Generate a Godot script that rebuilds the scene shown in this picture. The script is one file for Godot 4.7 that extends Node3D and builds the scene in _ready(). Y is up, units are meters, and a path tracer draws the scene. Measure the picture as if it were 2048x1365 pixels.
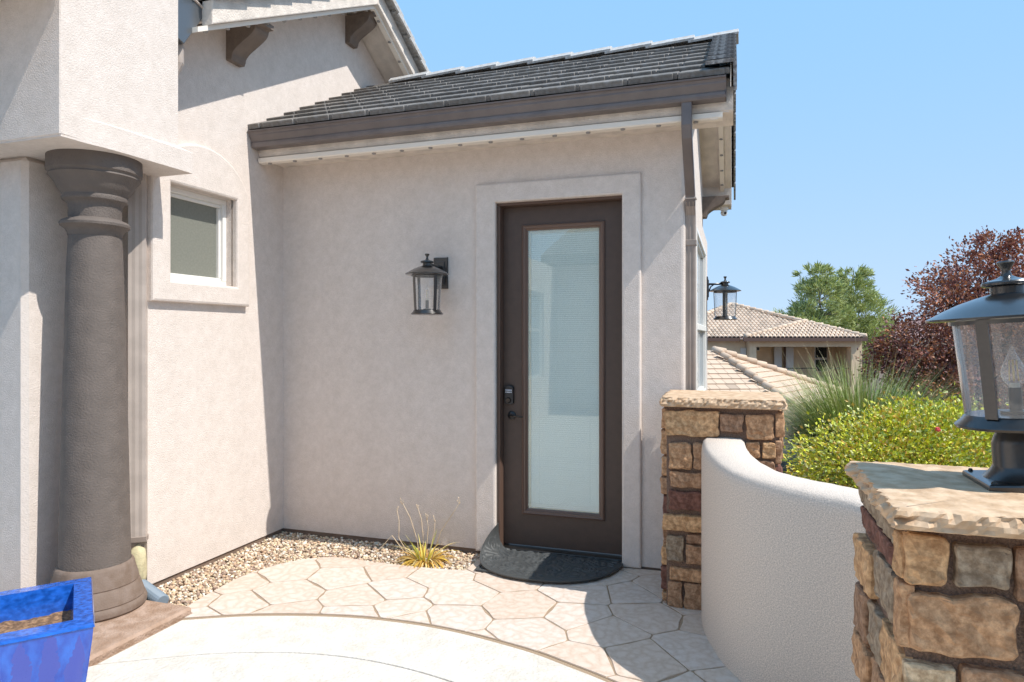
extends Node3D

const TURN := 0.31995           # the heading of the camera, radians left of -z
var M := {}
var fn := FastNoiseLite.new()
var rng := RandomNumberGenerator.new()
var used := {}
# (u, v, w) frames: plan (u = x, v = -z, w = y), wall facing +x (u = -z, v = y, w = x)
var PLAN := Transform3D(Basis(Vector3(1, 0, 0), Vector3(0, 0, -1), Vector3(0, 1, 0)), Vector3.ZERO)
var SIDE := Transform3D(Basis(Vector3(0, 0, -1), Vector3(0, 1, 0), Vector3(1, 0, 0)), Vector3.ZERO)
var FRONT := Transform3D.IDENTITY

# ---------------------------------------------------------------- nodes
func numbered(n: String) -> String:
	if not used.has(n):
		used[n] = 0
		return n
	used[n] += 1
	return "%s_%03d" % [n, used[n]]

func tag(o: Node, label: String, category: String, group := "", kind := "") -> Node:
	o.set_meta("label", label)
	o.set_meta("category", category)
	if group != "": o.set_meta("group", group)
	if kind != "": o.set_meta("kind", kind)
	return o

func thing(called: String, label: String, category: String, at := Vector3.ZERO, turn := 0.0, group := "") -> Node3D:
	var o := Node3D.new()
	o.name = numbered(called)
	add_child(o)
	o.position = at
	o.rotation.y = turn
	tag(o, label, category, group)
	return o

func obj(called: String, mesh: Mesh, m: Material, parent: Node = self) -> MeshInstance3D:
	var o := MeshInstance3D.new()
	o.mesh = mesh
	o.material_override = m
	o.cast_shadow = GeometryInstance3D.SHADOW_CASTING_SETTING_ON
	o.name = numbered(called) if parent == self else called
	parent.add_child(o, true)
	return o

func structure(called: String, mesh: Mesh, m: Material, label := "", category := "") -> MeshInstance3D:
	var o := obj(called, mesh, m)
	o.set_meta("kind", "structure")
	if label != "": tag(o, label, category)
	return o

# ---------------------------------------------------------------- meshes
func ms(smooth := false) -> SurfaceTool:
	var st := SurfaceTool.new()
	st.begin(Mesh.PRIMITIVE_TRIANGLES)
	st.set_smooth_group(0 if smooth else -1)
	return st

func done(st: SurfaceTool) -> ArrayMesh:
	st.generate_normals()
	return st.commit()

func tri(st: SurfaceTool, a: Vector3, b: Vector3, c: Vector3) -> void:   # anticlockwise from outside
	st.add_vertex(a); st.add_vertex(c); st.add_vertex(b)

func quad(st: SurfaceTool, a: Vector3, b: Vector3, c: Vector3, d: Vector3) -> void:
	tri(st, a, b, c); tri(st, a, c, d)

func rect(x0: float, x1: float, y0: float, y1: float) -> PackedVector2Array:
	return PackedVector2Array([Vector2(x0, y0), Vector2(x1, y0), Vector2(x1, y1), Vector2(x0, y1)])

func inset(p: PackedVector2Array, dist: PackedFloat32Array) -> PackedVector2Array:
	var out := PackedVector2Array()
	var n := p.size()
	for i in n:
		var a := p[(i + n - 1) % n]
		var b := p[i]
		var c := p[(i + 1) % n]
		var d1 := (b - a).normalized()
		var d2 := (c - b).normalized()
		var n1 := Vector2(-d1.y, d1.x)
		var n2 := Vector2(-d2.y, d2.x)
		var k1 := dist[(i + n - 1) % n]
		var k2 := dist[i]
		var det := d1.cross(d2)
		if absf(det) < 0.02:
			out.append(b + (n1 * k1 + n2 * k2) * 0.5)
		else:
			var p1 := b + n1 * k1
			var p2 := b + n2 * k2
			var t := (p2 - p1).cross(d2) / det
			var q := p1 + d1 * t
			if q.distance_to(b) > 3.0 * maxf(k1, k2) + 1e-6: q = b + (q - b).normalized() * 3.0 * maxf(k1, k2)
			out.append(q)
	return out

func slab(st: SurfaceTool, poly: PackedVector2Array, w0: float, w1: float, bev := 0.0, xf := Transform3D.IDENTITY, nb := [], back := true) -> void:
	var p := poly.duplicate()
	if Geometry2D.is_polygon_clockwise(p):
		p.reverse()
		var m := []
		for i in nb: m.append((p.size() - 2 - i + p.size()) % p.size())
		nb = m
	var n := p.size()
	var dist := PackedFloat32Array()
	for i in n: dist.append(0.0 if i in nb else bev)
	var top := inset(p, dist) if bev > 0 else p
	var half := inset(p, PackedFloat32Array(Array(dist).map(func(v): return v * 0.29))) if bev > 0 else p
	var ww := w1 - bev
	var wh := w1 - bev * 0.29
	for i in n:
		var j := (i + 1) % n
		quad(st, xf * Vector3(p[i].x, p[i].y, w0), xf * Vector3(p[j].x, p[j].y, w0), xf * Vector3(p[j].x, p[j].y, ww), xf * Vector3(p[i].x, p[i].y, ww))
		if bev > 0:
			quad(st, xf * Vector3(p[i].x, p[i].y, ww), xf * Vector3(p[j].x, p[j].y, ww), xf * Vector3(half[j].x, half[j].y, wh), xf * Vector3(half[i].x, half[i].y, wh))
			quad(st, xf * Vector3(half[i].x, half[i].y, wh), xf * Vector3(half[j].x, half[j].y, wh), xf * Vector3(top[j].x, top[j].y, w1), xf * Vector3(top[i].x, top[i].y, w1))
	var t := Geometry2D.triangulate_polygon(top)
	for k in range(0, t.size(), 3):
		var a := top[t[k]]
		var b := top[t[k + 1]]
		var c := top[t[k + 2]]
		if (b - a).cross(c - a) < 0:
			var s := b
			b = c
			c = s
		tri(st, xf * Vector3(a.x, a.y, w1), xf * Vector3(b.x, b.y, w1), xf * Vector3(c.x, c.y, w1))
	if back:
		t = Geometry2D.triangulate_polygon(p)
		for k in range(0, t.size(), 3):
			var a := p[t[k]]
			var b := p[t[k + 1]]
			var c := p[t[k + 2]]
			if (b - a).cross(c - a) < 0:
				var s := b
				b = c
				c = s
			tri(st, xf * Vector3(a.x, a.y, w0), xf * Vector3(c.x, c.y, w0), xf * Vector3(b.x, b.y, w0))

func box(st: SurfaceTool, a: Vector3, b: Vector3, r := 0.0, xf := Transform3D.IDENTITY) -> void:
	# a box from corner a to corner b with chamfered edges
	var lo := Vector3(minf(a.x, b.x), minf(a.y, b.y), minf(a.z, b.z))
	var hi := Vector3(maxf(a.x, b.x), maxf(a.y, b.y), maxf(a.z, b.z))
	var c := (lo + hi) * 0.5
	var h := (hi - lo) * 0.5
	r = minf(r, minf(h.x, minf(h.y, h.z)) * 0.9)
	var pt := func(sx: float, sy: float, sz: float, ax: int) -> Vector3:
		var v := h - Vector3(r, r, r)
		v[ax] = h[ax]
		return xf * (c + Vector3(v.x * sx, v.y * sy, v.z * sz))
	for s in [-1.0, 1.0]:
		var q := [pt.call(s, -1, -1, 0), pt.call(s, 1, -1, 0), pt.call(s, 1, 1, 0), pt.call(s, -1, 1, 0)]
		if s < 0: q.reverse()
		quad(st, q[0], q[1], q[2], q[3])
		q = [pt.call(-1, s, -1, 1), pt.call(-1, s, 1, 1), pt.call(1, s, 1, 1), pt.call(1, s, -1, 1)]
		if s < 0: q.reverse()
		quad(st, q[0], q[1], q[2], q[3])
		q = [pt.call(-1, -1, s, 2), pt.call(1, -1, s, 2), pt.call(1, 1, s, 2), pt.call(-1, 1, s, 2)]
		if s < 0: q.reverse()
		quad(st, q[0], q[1], q[2], q[3])
	if r <= 0.0: return
	for s in [-1.0, 1.0]:
		for t in [-1.0, 1.0]:
			var q := [pt.call(-1, s, t, 1), pt.call(1, s, t, 1), pt.call(1, s, t, 2), pt.call(-1, s, t, 2)]
			if s * t > 0: q.reverse()
			quad(st, q[0], q[1], q[2], q[3])
			q = [pt.call(s, -1, t, 0), pt.call(s, 1, t, 0), pt.call(s, 1, t, 2), pt.call(s, -1, t, 2)]
			if s * t < 0: q.reverse()
			quad(st, q[0], q[1], q[2], q[3])
			q = [pt.call(s, t, -1, 0), pt.call(s, t, 1, 0), pt.call(s, t, 1, 1), pt.call(s, t, -1, 1)]
			if s * t > 0: q.reverse()
			quad(st, q[0], q[1], q[2], q[3])
			for w in [-1.0, 1.0]:
				var k := [pt.call(s, t, w, 0), pt.call(s, t, w, 1), pt.call(s, t, w, 2)]
				if s * t * w < 0: k.reverse()
				tri(st, k[0], k[1], k[2])

func boxes(list: Array, r := 0.0) -> ArrayMesh:   # [x0, x1, y0, y1, z0, z1] each
	var st := ms()
	for e in list: box(st, Vector3(e[0], e[2], e[4]), Vector3(e[1], e[3], e[5]), r)
	return done(st)

func lathe(st: SurfaceTool, prof: Array, segs := 32, at := Vector3.ZERO, bumps := 0.0) -> void:
	# prof: Vector2(r, y) from the top down to the bottom
	var g := 1
	for i in prof.size() - 1:
		var p: Vector2 = prof[i]
		var q: Vector2 = prof[i + 1]
		if i > 0:
			var o: Vector2 = prof[i - 1]
			if absf((p - o).angle_to(q - p)) > 0.6: g += 1
		st.set_smooth_group(g)
		for k in segs:
			var a := TAU * k / segs
			var b := TAU * (k + 1) / segs
			var da := Vector3(cos(a), 0, sin(a))
			var db := Vector3(cos(b), 0, sin(b))
			var ra := 1.0 + bumps * fn.get_noise_2d(cos(a) * 40, p.y * 300 + sin(a) * 40)
			var rb := 1.0 + bumps * fn.get_noise_2d(cos(b) * 40, p.y * 300 + sin(b) * 40)
			var ra2 := 1.0 + bumps * fn.get_noise_2d(cos(a) * 40, q.y * 300 + sin(a) * 40)
			var rb2 := 1.0 + bumps * fn.get_noise_2d(cos(b) * 40, q.y * 300 + sin(b) * 40)
			var v0 := at + da * p.x * ra + Vector3(0, p.y, 0)
			var v1 := at + db * p.x * rb + Vector3(0, p.y, 0)
			var v2 := at + db * q.x * rb2 + Vector3(0, q.y, 0)
			var v3 := at + da * q.x * ra2 + Vector3(0, q.y, 0)
			if p.x > 1e-5: tri(st, v0, v1, v2)
			if q.x > 1e-5: tri(st, v0, v2, v3)

func lathed(prof: Array, segs := 32, at := Vector3.ZERO) -> ArrayMesh:
	var st := ms(true)
	lathe(st, prof, segs, at)
	return done(st)

func tube(st: SurfaceTool, pts: Array, rad: Array, segs := 8) -> void:
	var n := pts.size()
	var rings := []
	var ref := Vector3(0.13, 0.2, 1).normalized()
	for i in n:
		var d: Vector3 = (pts[mini(i + 1, n - 1)] - pts[maxi(i - 1, 0)]).normalized()
		if absf(d.dot(ref)) > 0.95: ref = Vector3(1, 0.1, 0)
		var u := d.cross(ref).normalized()
		var v := u.cross(d).normalized()
		var ring := []
		var r: float = rad[mini(i, rad.size() - 1)]
		for k in segs:
			var a := TAU * k / segs
			ring.append(pts[i] + (u * cos(a) + v * sin(a)) * r)
		rings.append(ring)
	for i in n - 1:
		for k in segs:
			var l := (k + 1) % segs
			quad(st, rings[i][k], rings[i + 1][k], rings[i + 1][l], rings[i][l])
	for k in range(1, segs - 1):
		tri(st, rings[0][0], rings[0][k], rings[0][k + 1])
		tri(st, rings[n - 1][0], rings[n - 1][k + 1], rings[n - 1][k])

func sweep(st: SurfaceTool, prof: PackedVector2Array, pts: Array, across: Vector3) -> void:
	# closed section (u along 'across', v square to the path) carried along pts
	var n := pts.size()
	var rings := []
	for i in n:
		var d1: Vector3 = (pts[i] - pts[maxi(i - 1, 0)]).normalized()
		var d2: Vector3 = (pts[mini(i + 1, n - 1)] - pts[i]).normalized()
		if i == 0: d1 = d2
		if i == n - 1: d2 = d1
		var d := (d1 + d2).normalized()
		var v := d.cross(across).normalized() / maxf(0.4, d.dot(d1))
		var ring := []
		for q in prof: ring.append(pts[i] + across * q.x + v * q.y)
		rings.append(ring)
	var m := prof.size()
	for i in n - 1:
		for k in m:
			var l := (k + 1) % m
			quad(st, rings[i][k], rings[i][l], rings[i + 1][l], rings[i + 1][k])
	for k in range(1, m - 1):
		tri(st, rings[0][0], rings[0][k + 1], rings[0][k])
		tri(st, rings[n - 1][0], rings[n - 1][k], rings[n - 1][k + 1])

func rounded(w: float, h: float, r: float, k := 3) -> PackedVector2Array:
	var out := PackedVector2Array()
	for c in [[w / 2 - r, h / 2 - r, 0.0], [-w / 2 + r, h / 2 - r, PI / 2], [-w / 2 + r, -h / 2 + r, PI], [w / 2 - r, -h / 2 + r, -PI / 2]]:
		for i in k + 1:
			var a: float = c[2] + PI / 2 * i / k
			out.append(Vector2(c[0] + r * cos(a), c[1] + r * sin(a)))
	return out

# ---------------------------------------------------------------- materials
func lin(r: float, g: float, b: float) -> Color:
	return Color(r, g, b).linear_to_srgb()

func noise_tex(freq: float, lo: float, hi: float, octaves := 4, size := 512, sd := 1, tint := Color(1, 1, 1)) -> NoiseTexture2D:
	var f := FastNoiseLite.new()
	f.noise_type = FastNoiseLite.TYPE_SIMPLEX_SMOOTH
	f.frequency = freq
	f.fractal_octaves = octaves
	f.seed = sd
	var t := NoiseTexture2D.new()
	t.width = size
	t.height = size
	t.seamless = true
	t.noise = f
	var g := Gradient.new()
	g.set_color(0, Color(lo * tint.r, lo * tint.g, lo * tint.b))
	g.set_color(1, Color(hi, hi, hi))
	g.set_offset(0, 0.2)
	g.set_offset(1, 0.8)
	t.color_ramp = g
	return t

func bump_tex(freq: float, strength: float, octaves := 3, sd := 2, size := 512) -> NoiseTexture2D:
	var f := FastNoiseLite.new()
	f.noise_type = FastNoiseLite.TYPE_SIMPLEX_SMOOTH
	f.frequency = freq
	f.fractal_octaves = octaves
	f.seed = sd
	var t := NoiseTexture2D.new()
	t.width = size
	t.height = size
	t.seamless = true
	t.noise = f
	t.as_normal_map = true
	t.bump_strength = strength
	return t

func mk(c: Color, rough := 0.8, tex: Texture2D = null, scale := 1.0, nrm: Texture2D = null, nscale := 1.0, world := true) -> StandardMaterial3D:
	var m := StandardMaterial3D.new()
	m.albedo_color = c
	m.roughness = rough
	if tex or nrm:
		m.uv1_triplanar = true
		m.uv1_world_triplanar = world
		m.uv1_scale = Vector3(scale, scale, scale)
	if tex: m.albedo_texture = tex
	if nrm:
		m.normal_enabled = true
		m.normal_texture = nrm
		m.normal_scale = nscale
	return m

func materials() -> void:
	var blotch := noise_tex(0.012, 0.90, 1.0, 5, 512, 3)
	var speck := noise_tex(0.10, 0.79, 1.0, 3, 512, 4)
	var patch := noise_tex(0.018, 0.86, 1.0, 5, 512, 5, Color(1.0, 0.96, 0.91))
	var rocky := noise_tex(0.022, 0.62, 1.0, 5, 512, 6, Color(0.95, 0.92, 0.92))
	var vein := noise_tex(0.010, 0.80, 1.0, 5, 1024, 28, Color(1.0, 0.95, 0.89))
	vein.noise.fractal_type = FastNoiseLite.FRACTAL_RIDGED
	vein.color_ramp.set_color(0, Color(1, 1, 1))
	vein.color_ramp.set_color(1, Color(0.915, 0.88, 0.84))
	vein.color_ramp.set_offset(0, 0.35)
	vein.color_ramp.set_offset(1, 1.0)
	var speck_dark := noise_tex(0.13, 0.72, 1.0, 3, 512, 27)
	var trowel := noise_tex(0.004, 0.925, 1.0, 8, 1024, 33, Color(1.0, 0.995, 0.985))
	trowel.noise.fractal_gain = 0.95
	var fleck := noise_tex(0.006, 0.92, 1.0, 8, 1024, 17, Color(1, 0.985, 0.96))
	fleck.noise.fractal_gain = 0.85
	var stoneq := noise_tex(0.014, 0.68, 1.0, 7, 512, 26, Color(1.0, 0.93, 0.87))
	stoneq.noise.fractal_gain = 0.68
	var sand := bump_tex(0.055, 14.0, 4, 7, 1024)
	var sand_fine := bump_tex(0.11, 5.0, 3, 12)
	var rough_b := bump_tex(0.03, 7.0, 5, 8)
	var soft_b := bump_tex(0.02, 3.0, 5, 9)
	var wavy := bump_tex(0.018, 5.0, 2, 10, 256)
	M.stucco = mk(lin(0.765, 0.675, 0.61), 0.92, trowel, 1.5, sand, 0.24)
	M.stucco_wall = mk(lin(0.87, 0.745, 0.635), 0.92, speck_dark, 2.2, sand, 0.3)
	M.trim = mk(lin(0.78, 0.69, 0.60), 0.75, blotch, 1.0, sand_fine, 0.35)
	M.strip = mk(lin(0.82, 0.74, 0.64), 0.55)
	M.puck = mk(lin(0.30, 0.27, 0.24), 0.3)
	M.soffit = mk(lin(0.75, 0.66, 0.58), 0.85, speck, 2.0, sand_fine, 0.4)
	M.base = mk(lin(0.24, 0.165, 0.12), 0.9, blotch, 1.5)
	M.gutter = mk(lin(0.175, 0.145, 0.136), 0.38, blotch, 0.8)
	M.gutter_sky_tint = mk(lin(0.16, 0.17, 0.18), 0.28)  # bluish cast of the mirrored sky mixed into the metal colour
	M.gutter_sky_tint.metallic = 0.55
	M.spout = mk(lin(0.36, 0.29, 0.245), 0.5, blotch, 0.9)
	M.spout_pale = mk(lin(0.56, 0.475, 0.415), 0.5, blotch, 0.9)
	M.column = mk(lin(0.155, 0.126, 0.108), 0.72, blotch, 1.3, sand, 0.28)
	M.plinth_dark = mk(lin(0.225, 0.168, 0.135), 0.8, patch, 1.3, sand, 0.15)
	M.plinth = mk(lin(0.44, 0.31, 0.235), 0.85, patch, 1.0, sand_fine, 0.5)
	M.corbel = mk(lin(0.20, 0.155, 0.125), 0.75, blotch, 2.0, sand_fine, 0.3)
	M.vinyl = mk(lin(0.80, 0.77, 0.72), 0.4)
	M.obscure = mk(lin(0.22, 0.225, 0.19), 0.3, noise_tex(0.15, 0.94, 1.0, 2, 256, 13), 1.3)
	M.glass = StandardMaterial3D.new()
	M.glass.albedo_color = Color(0.90, 0.98, 0.95, 0.10)
	M.glass.transparency = BaseMaterial3D.TRANSPARENCY_ALPHA
	M.glass.roughness = 0.0
	M.glass.metallic_specular = 1.0
	M.glass.metallic = 0.13      # low-emissivity coating
	M.lamp_glass = StandardMaterial3D.new()
	M.lamp_glass.albedo_color = Color(0.90, 0.89, 0.87, 0.15)
	M.lamp_glass.transparency = BaseMaterial3D.TRANSPARENCY_ALPHA
	M.lamp_glass.roughness = 0.03
	M.lamp_glass.metallic_specular = 0.8
	M.lamp_glass.uv1_triplanar = true
	M.lamp_glass.uv1_scale = Vector3(2.5, 1.2, 2.5)
	M.lamp_glass.normal_enabled = true
	M.lamp_glass.normal_texture = wavy
	M.lamp_glass.normal_scale = 0.22
	M.dark_glass = mk(lin(0.03, 0.034, 0.036), 0.05)
	M.window_glass = mk(lin(0.33, 0.37, 0.40), 0.06)
	M.door = mk(lin(0.088, 0.056, 0.041), 0.55, noise_tex(0.02, 0.95, 1.0, 4, 256, 14), 2.0, bump_tex(0.05, 2.0, 3, 15, 256), 0.15)
	M.door_mould = mk(lin(0.14, 0.085, 0.062), 0.4)
	M.jamb = mk(lin(0.11, 0.066, 0.048), 0.5)
	M.slat = mk(lin(0.93, 0.96, 0.91), 0.5)
	M.spacer = mk(lin(0.56, 0.45, 0.28), 0.5)
	M.black = mk(lin(0.016, 0.016, 0.018), 0.35)
	M.key = mk(lin(0.7, 0.72, 0.78), 0.5)
	M.bronze = mk(lin(0.05, 0.042, 0.036), 0.3)
	M.bronze.metallic = 0.7
	M.lamp = mk(lin(0.026, 0.024, 0.023), 0.34, noise_tex(0.05, 0.85, 1.0, 3, 256, 16), 5.0, null, 1.0, false)
	M.lamp.metallic = 0.35
	M.lamp.clearcoat_enabled = true
	M.lamp.clearcoat = 1.0
	M.lamp.clearcoat_roughness = 0.22
	M.bulb = StandardMaterial3D.new()
	M.bulb.albedo_color = Color(0.95, 0.95, 0.95, 0.16)
	M.bulb.transparency = BaseMaterial3D.TRANSPARENCY_ALPHA
	M.bulb.roughness = 0.02
	M.filament = mk(lin(0.72, 0.47, 0.10), 0.5)
	M.ivory = mk(lin(0.62, 0.56, 0.44), 0.5)
	M.tiles = []
	for i in 5:
		var k := 0.165 + 0.016 * i
		M.tiles.append(mk(lin(k * 1.06, k * 1.0, k * 0.95), 0.85, patch, 2.0, sand_fine, 0.25, false))
	M.tile_sheen = mk(lin(0.56, 0.56, 0.56), 0.7, patch, 2.0, rough_b, 0.3, false)  # grazing sheen of the dark roof tile painted in as lighter grey
	M.tile_half_sheen = mk(lin(0.40, 0.40, 0.395), 0.8, rocky, 2.0, rough_b, 0.4, false)  # rake tiles: light on their tops put into the colour, weaker
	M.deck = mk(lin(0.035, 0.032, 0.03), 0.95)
	M.stones = []
	for c in [[0.46, 0.285, 0.165], [0.52, 0.335, 0.185], [0.30, 0.19, 0.125], [0.175, 0.085, 0.066], [0.29, 0.235, 0.175], [0.38, 0.24, 0.15], [0.56, 0.42, 0.29]]:  # last tone holds the brightness of a sunlit stone
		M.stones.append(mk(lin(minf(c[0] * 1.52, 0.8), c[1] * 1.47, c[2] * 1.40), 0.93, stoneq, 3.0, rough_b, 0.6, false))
	M.mortar = mk(lin(0.27, 0.175, 0.125), 0.95, speck, 2.0, sand, 0.6)
	M.cap = mk(lin(0.66, 0.475, 0.315), 0.85, patch, 1.6, rough_b, 0.4)
	M.pavers = []
	for c in [[0.67, 0.565, 0.485], [0.68, 0.59, 0.515], [0.65, 0.54, 0.455], [0.67, 0.585, 0.52]]:
		M.pavers.append(mk(lin(c[0], c[1], c[2]), 0.78, vein, 0.9, soft_b, 0.16))
	M.joint = mk(lin(0.44, 0.32, 0.215), 0.95, speck, 3.0)
	M.concrete = mk(lin(0.69, 0.655, 0.60), 0.85, fleck, 0.7, sand_fine, 0.3)
	M.soil = mk(lin(0.36, 0.215, 0.115), 0.95, rocky, 3.0, rough_b, 1.2)
	M.earth = mk(lin(0.26, 0.19, 0.13), 0.95, rocky, 0.6, rough_b, 0.8)
	M.gravel = mk(Color(1, 1, 1), 0.9)
	M.gravel.vertex_color_use_as_albedo = true
	M.rubber = mk(lin(0.062, 0.065, 0.065), 0.5)
	M.pipe = mk(lin(0.20, 0.25, 0.30), 0.55)
	M.foam = mk(lin(0.66, 0.58, 0.36), 0.9, blotch, 4.0, rough_b, 0.6)
	M.leaf = mk(Color(1, 1, 1), 0.55)
	M.leaf.vertex_color_use_as_albedo = true
	M.leaf.backlight_enabled = true
	M.leaf.backlight = Color(0.45, 0.45, 0.30)
	M.bark = mk(lin(0.10, 0.065, 0.05), 0.9, rocky, 3.0)
	M.bark_grey = mk(lin(0.22, 0.18, 0.15), 0.9, rocky, 1.0)
	M.far_wall = mk(lin(0.80, 0.60, 0.40), 0.9, blotch, 0.2)
	M.far_trim = mk(lin(0.60, 0.43, 0.25), 0.9)
	M.far_tile = mk(Color(1, 1, 1), 0.85)
	M.far_tile.vertex_color_use_as_albedo = true
	M.far_fascia = mk(lin(0.12, 0.07, 0.055), 0.8)
	M.hill = mk(lin(0.42, 0.25, 0.22), 0.95, rocky, 0.004)
	M.panel = mk(lin(0.02, 0.035, 0.11), 0.12)
	M.alloy = mk(lin(0.6, 0.6, 0.62), 0.35)
	M.alloy.metallic = 0.8
	M.white = mk(lin(0.78, 0.78, 0.77), 0.4)
	M.glaze_in = mk(Color(0.16, 0.43, 0.84), 0.18, noise_tex(0.03, 0.72, 1.0, 4, 256, 18, Color(0.8, 0.95, 1)), 4.0, soft_b, 0.5)
	M.glaze_in.clearcoat_enabled = true
	M.glaze_in.clearcoat = 0.6
	M.glaze_in.clearcoat_roughness = 0.08

# ---------------------------------------------------------------- the scene
func _ready() -> void:
	rng.seed = 11
	fn.seed = 5
	fn.frequency = 0.01
	setup_view()
	materials()
	ground()
	house()
	column()
	courtyard()
	pillars()
	garden_wall()
	lanterns()
	small_things()
	plants()
	neighbours()

func setup_view() -> void:
	var cam := Camera3D.new()
	cam.name = "camera"
	cam.position = Vector3(3.603, 1.628, 4.75)
	cam.rotation = Vector3(0, TURN, 0)
	cam.projection = Camera3D.PROJECTION_FRUSTUM
	cam.near = 0.05
	cam.far = 6000.0
	# lens of 1341 px for a picture 2048 x 1365 px, axis 9.6 px above its middle
	cam.size = 0.05 * 1365.0 / 1341.35
	cam.frustum_offset = Vector2(0, 0.05 * (672.86 - 682.5) / 1341.35)
	cam.current = true
	add_child(cam)
	var sky_m := ProceduralSkyMaterial.new()
	sky_m.sky_top_color = Color(0.575, 0.795, 0.995)
	sky_m.sky_horizon_color = Color(0.79, 0.89, 1.0)
	sky_m.sky_curve = 0.16
	sky_m.ground_bottom_color = Color(0.42, 0.36, 0.30)
	sky_m.ground_horizon_color = Color(0.62, 0.60, 0.58)
	sky_m.sun_angle_max = 32.0
	sky_m.sun_curve = 0.5
	var sky := Sky.new()
	sky.sky_material = sky_m
	var env := Environment.new()
	env.background_mode = Environment.BG_SKY
	env.sky = sky
	env.background_energy_multiplier = 0.945
	env.tonemap_mode = Environment.TONE_MAPPER_LINEAR
	env.tonemap_exposure = 1.11
	env.sdfgi_enabled = true
	env.ssao_enabled = true
	env.ssil_enabled = true
	var we := WorldEnvironment.new()
	we.name = "environment"
	we.environment = env
	add_child(we)
	var sun := DirectionalLight3D.new()
	sun.name = "sun"
	sun.light_energy = 1.5
	sun.light_color = Color(1.0, 0.982, 0.955)
	sun.light_angular_distance = 0.5
	sun.shadow_enabled = true
	add_child(sun)
	sun.look_at_from_position(Vector3.ZERO, Vector3(-0.71, -1.0, -0.095), Vector3.UP)

# ---------------------------------------------------------------- ground
const ARC1 := [[0.577, 1.666], [0.907, 1.498], [1.288, 1.372], [1.655, 1.305], [2.094, 1.305], [2.564, 1.396], [2.828, 1.490], [3.069, 1.592], [3.40, 1.77], [3.75, 2.02], [4.05, 2.35]]
const ARC2 := [[0.596, 2.235], [1.003, 1.989], [1.30, 1.868], [1.584, 1.795], [1.924, 1.775], [2.328, 1.833], [2.75, 1.985], [3.15, 2.20], [3.60, 2.55], [3.95, 2.95]]
const BED := [[0.575, 1.60], [0.477, 1.541], [0.439, 1.305], [0.433, 0.978], [0.518, 0.716], [0.65, 0.547], [0.847, 0.459], [1.265, 0.469], [1.61, 0.453], [1.82, 0.425]]
const WALL_CURVE := [[3.42, 0.60], [3.425, 0.74], [3.445, 0.90], [3.488, 1.07], [3.55, 1.25], [3.64, 1.415], [3.75, 1.545], [3.87, 1.65], [3.98, 1.745], [4.06, 1.85], [4.105, 2.0], [4.125, 2.2], [4.13, 2.60]]

func pv(list: Array) -> PackedVector2Array:   # plan points [x, z] to (u, v) of PLAN
	var o := PackedVector2Array()
	for e in list: o.append(Vector2(e[0], -e[1]))
	return o

func smooth_line(list: Array, per := 5) -> Array:
	var out := []
	var n := list.size()
	for i in n - 1:
		var p0 := Vector2(list[maxi(i - 1, 0)][0], list[maxi(i - 1, 0)][1])
		var p1 := Vector2(list[i][0], list[i][1])
		var p2 := Vector2(list[i + 1][0], list[i + 1][1])
		var p3 := Vector2(list[mini(i + 2, n - 1)][0], list[mini(i + 2, n - 1)][1])
		for k in per:
			var q := p1.cubic_interpolate(p2, p0, p3, float(k) / per)
			out.append([q.x, q.y])
	out.append(list[n - 1])
	return out

func shifted(list: Array, d: float) -> Array:   # a line moved sideways
	var out := []
	var n := list.size()
	for i in n:
		var a := Vector2(list[maxi(i - 1, 0)][0], list[maxi(i - 1, 0)][1])
		var b := Vector2(list[mini(i + 1, n - 1)][0], list[mini(i + 1, n - 1)][1])
		var t := (b - a).normalized()
		out.append([list[i][0] - t.y * d, list[i][1] + t.x * d])
	return out

func land(x: float, z: float) -> float:
	var d := Vector2(x - 2.0, z - 1.0).length()
	var y := -0.08 - 4.0 * smoothstep(8.0, 24.0, d)
	if d > 6.0: y += 0.25 * fn.get_noise_2d(x * 3, z * 3)
	return y

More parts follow.
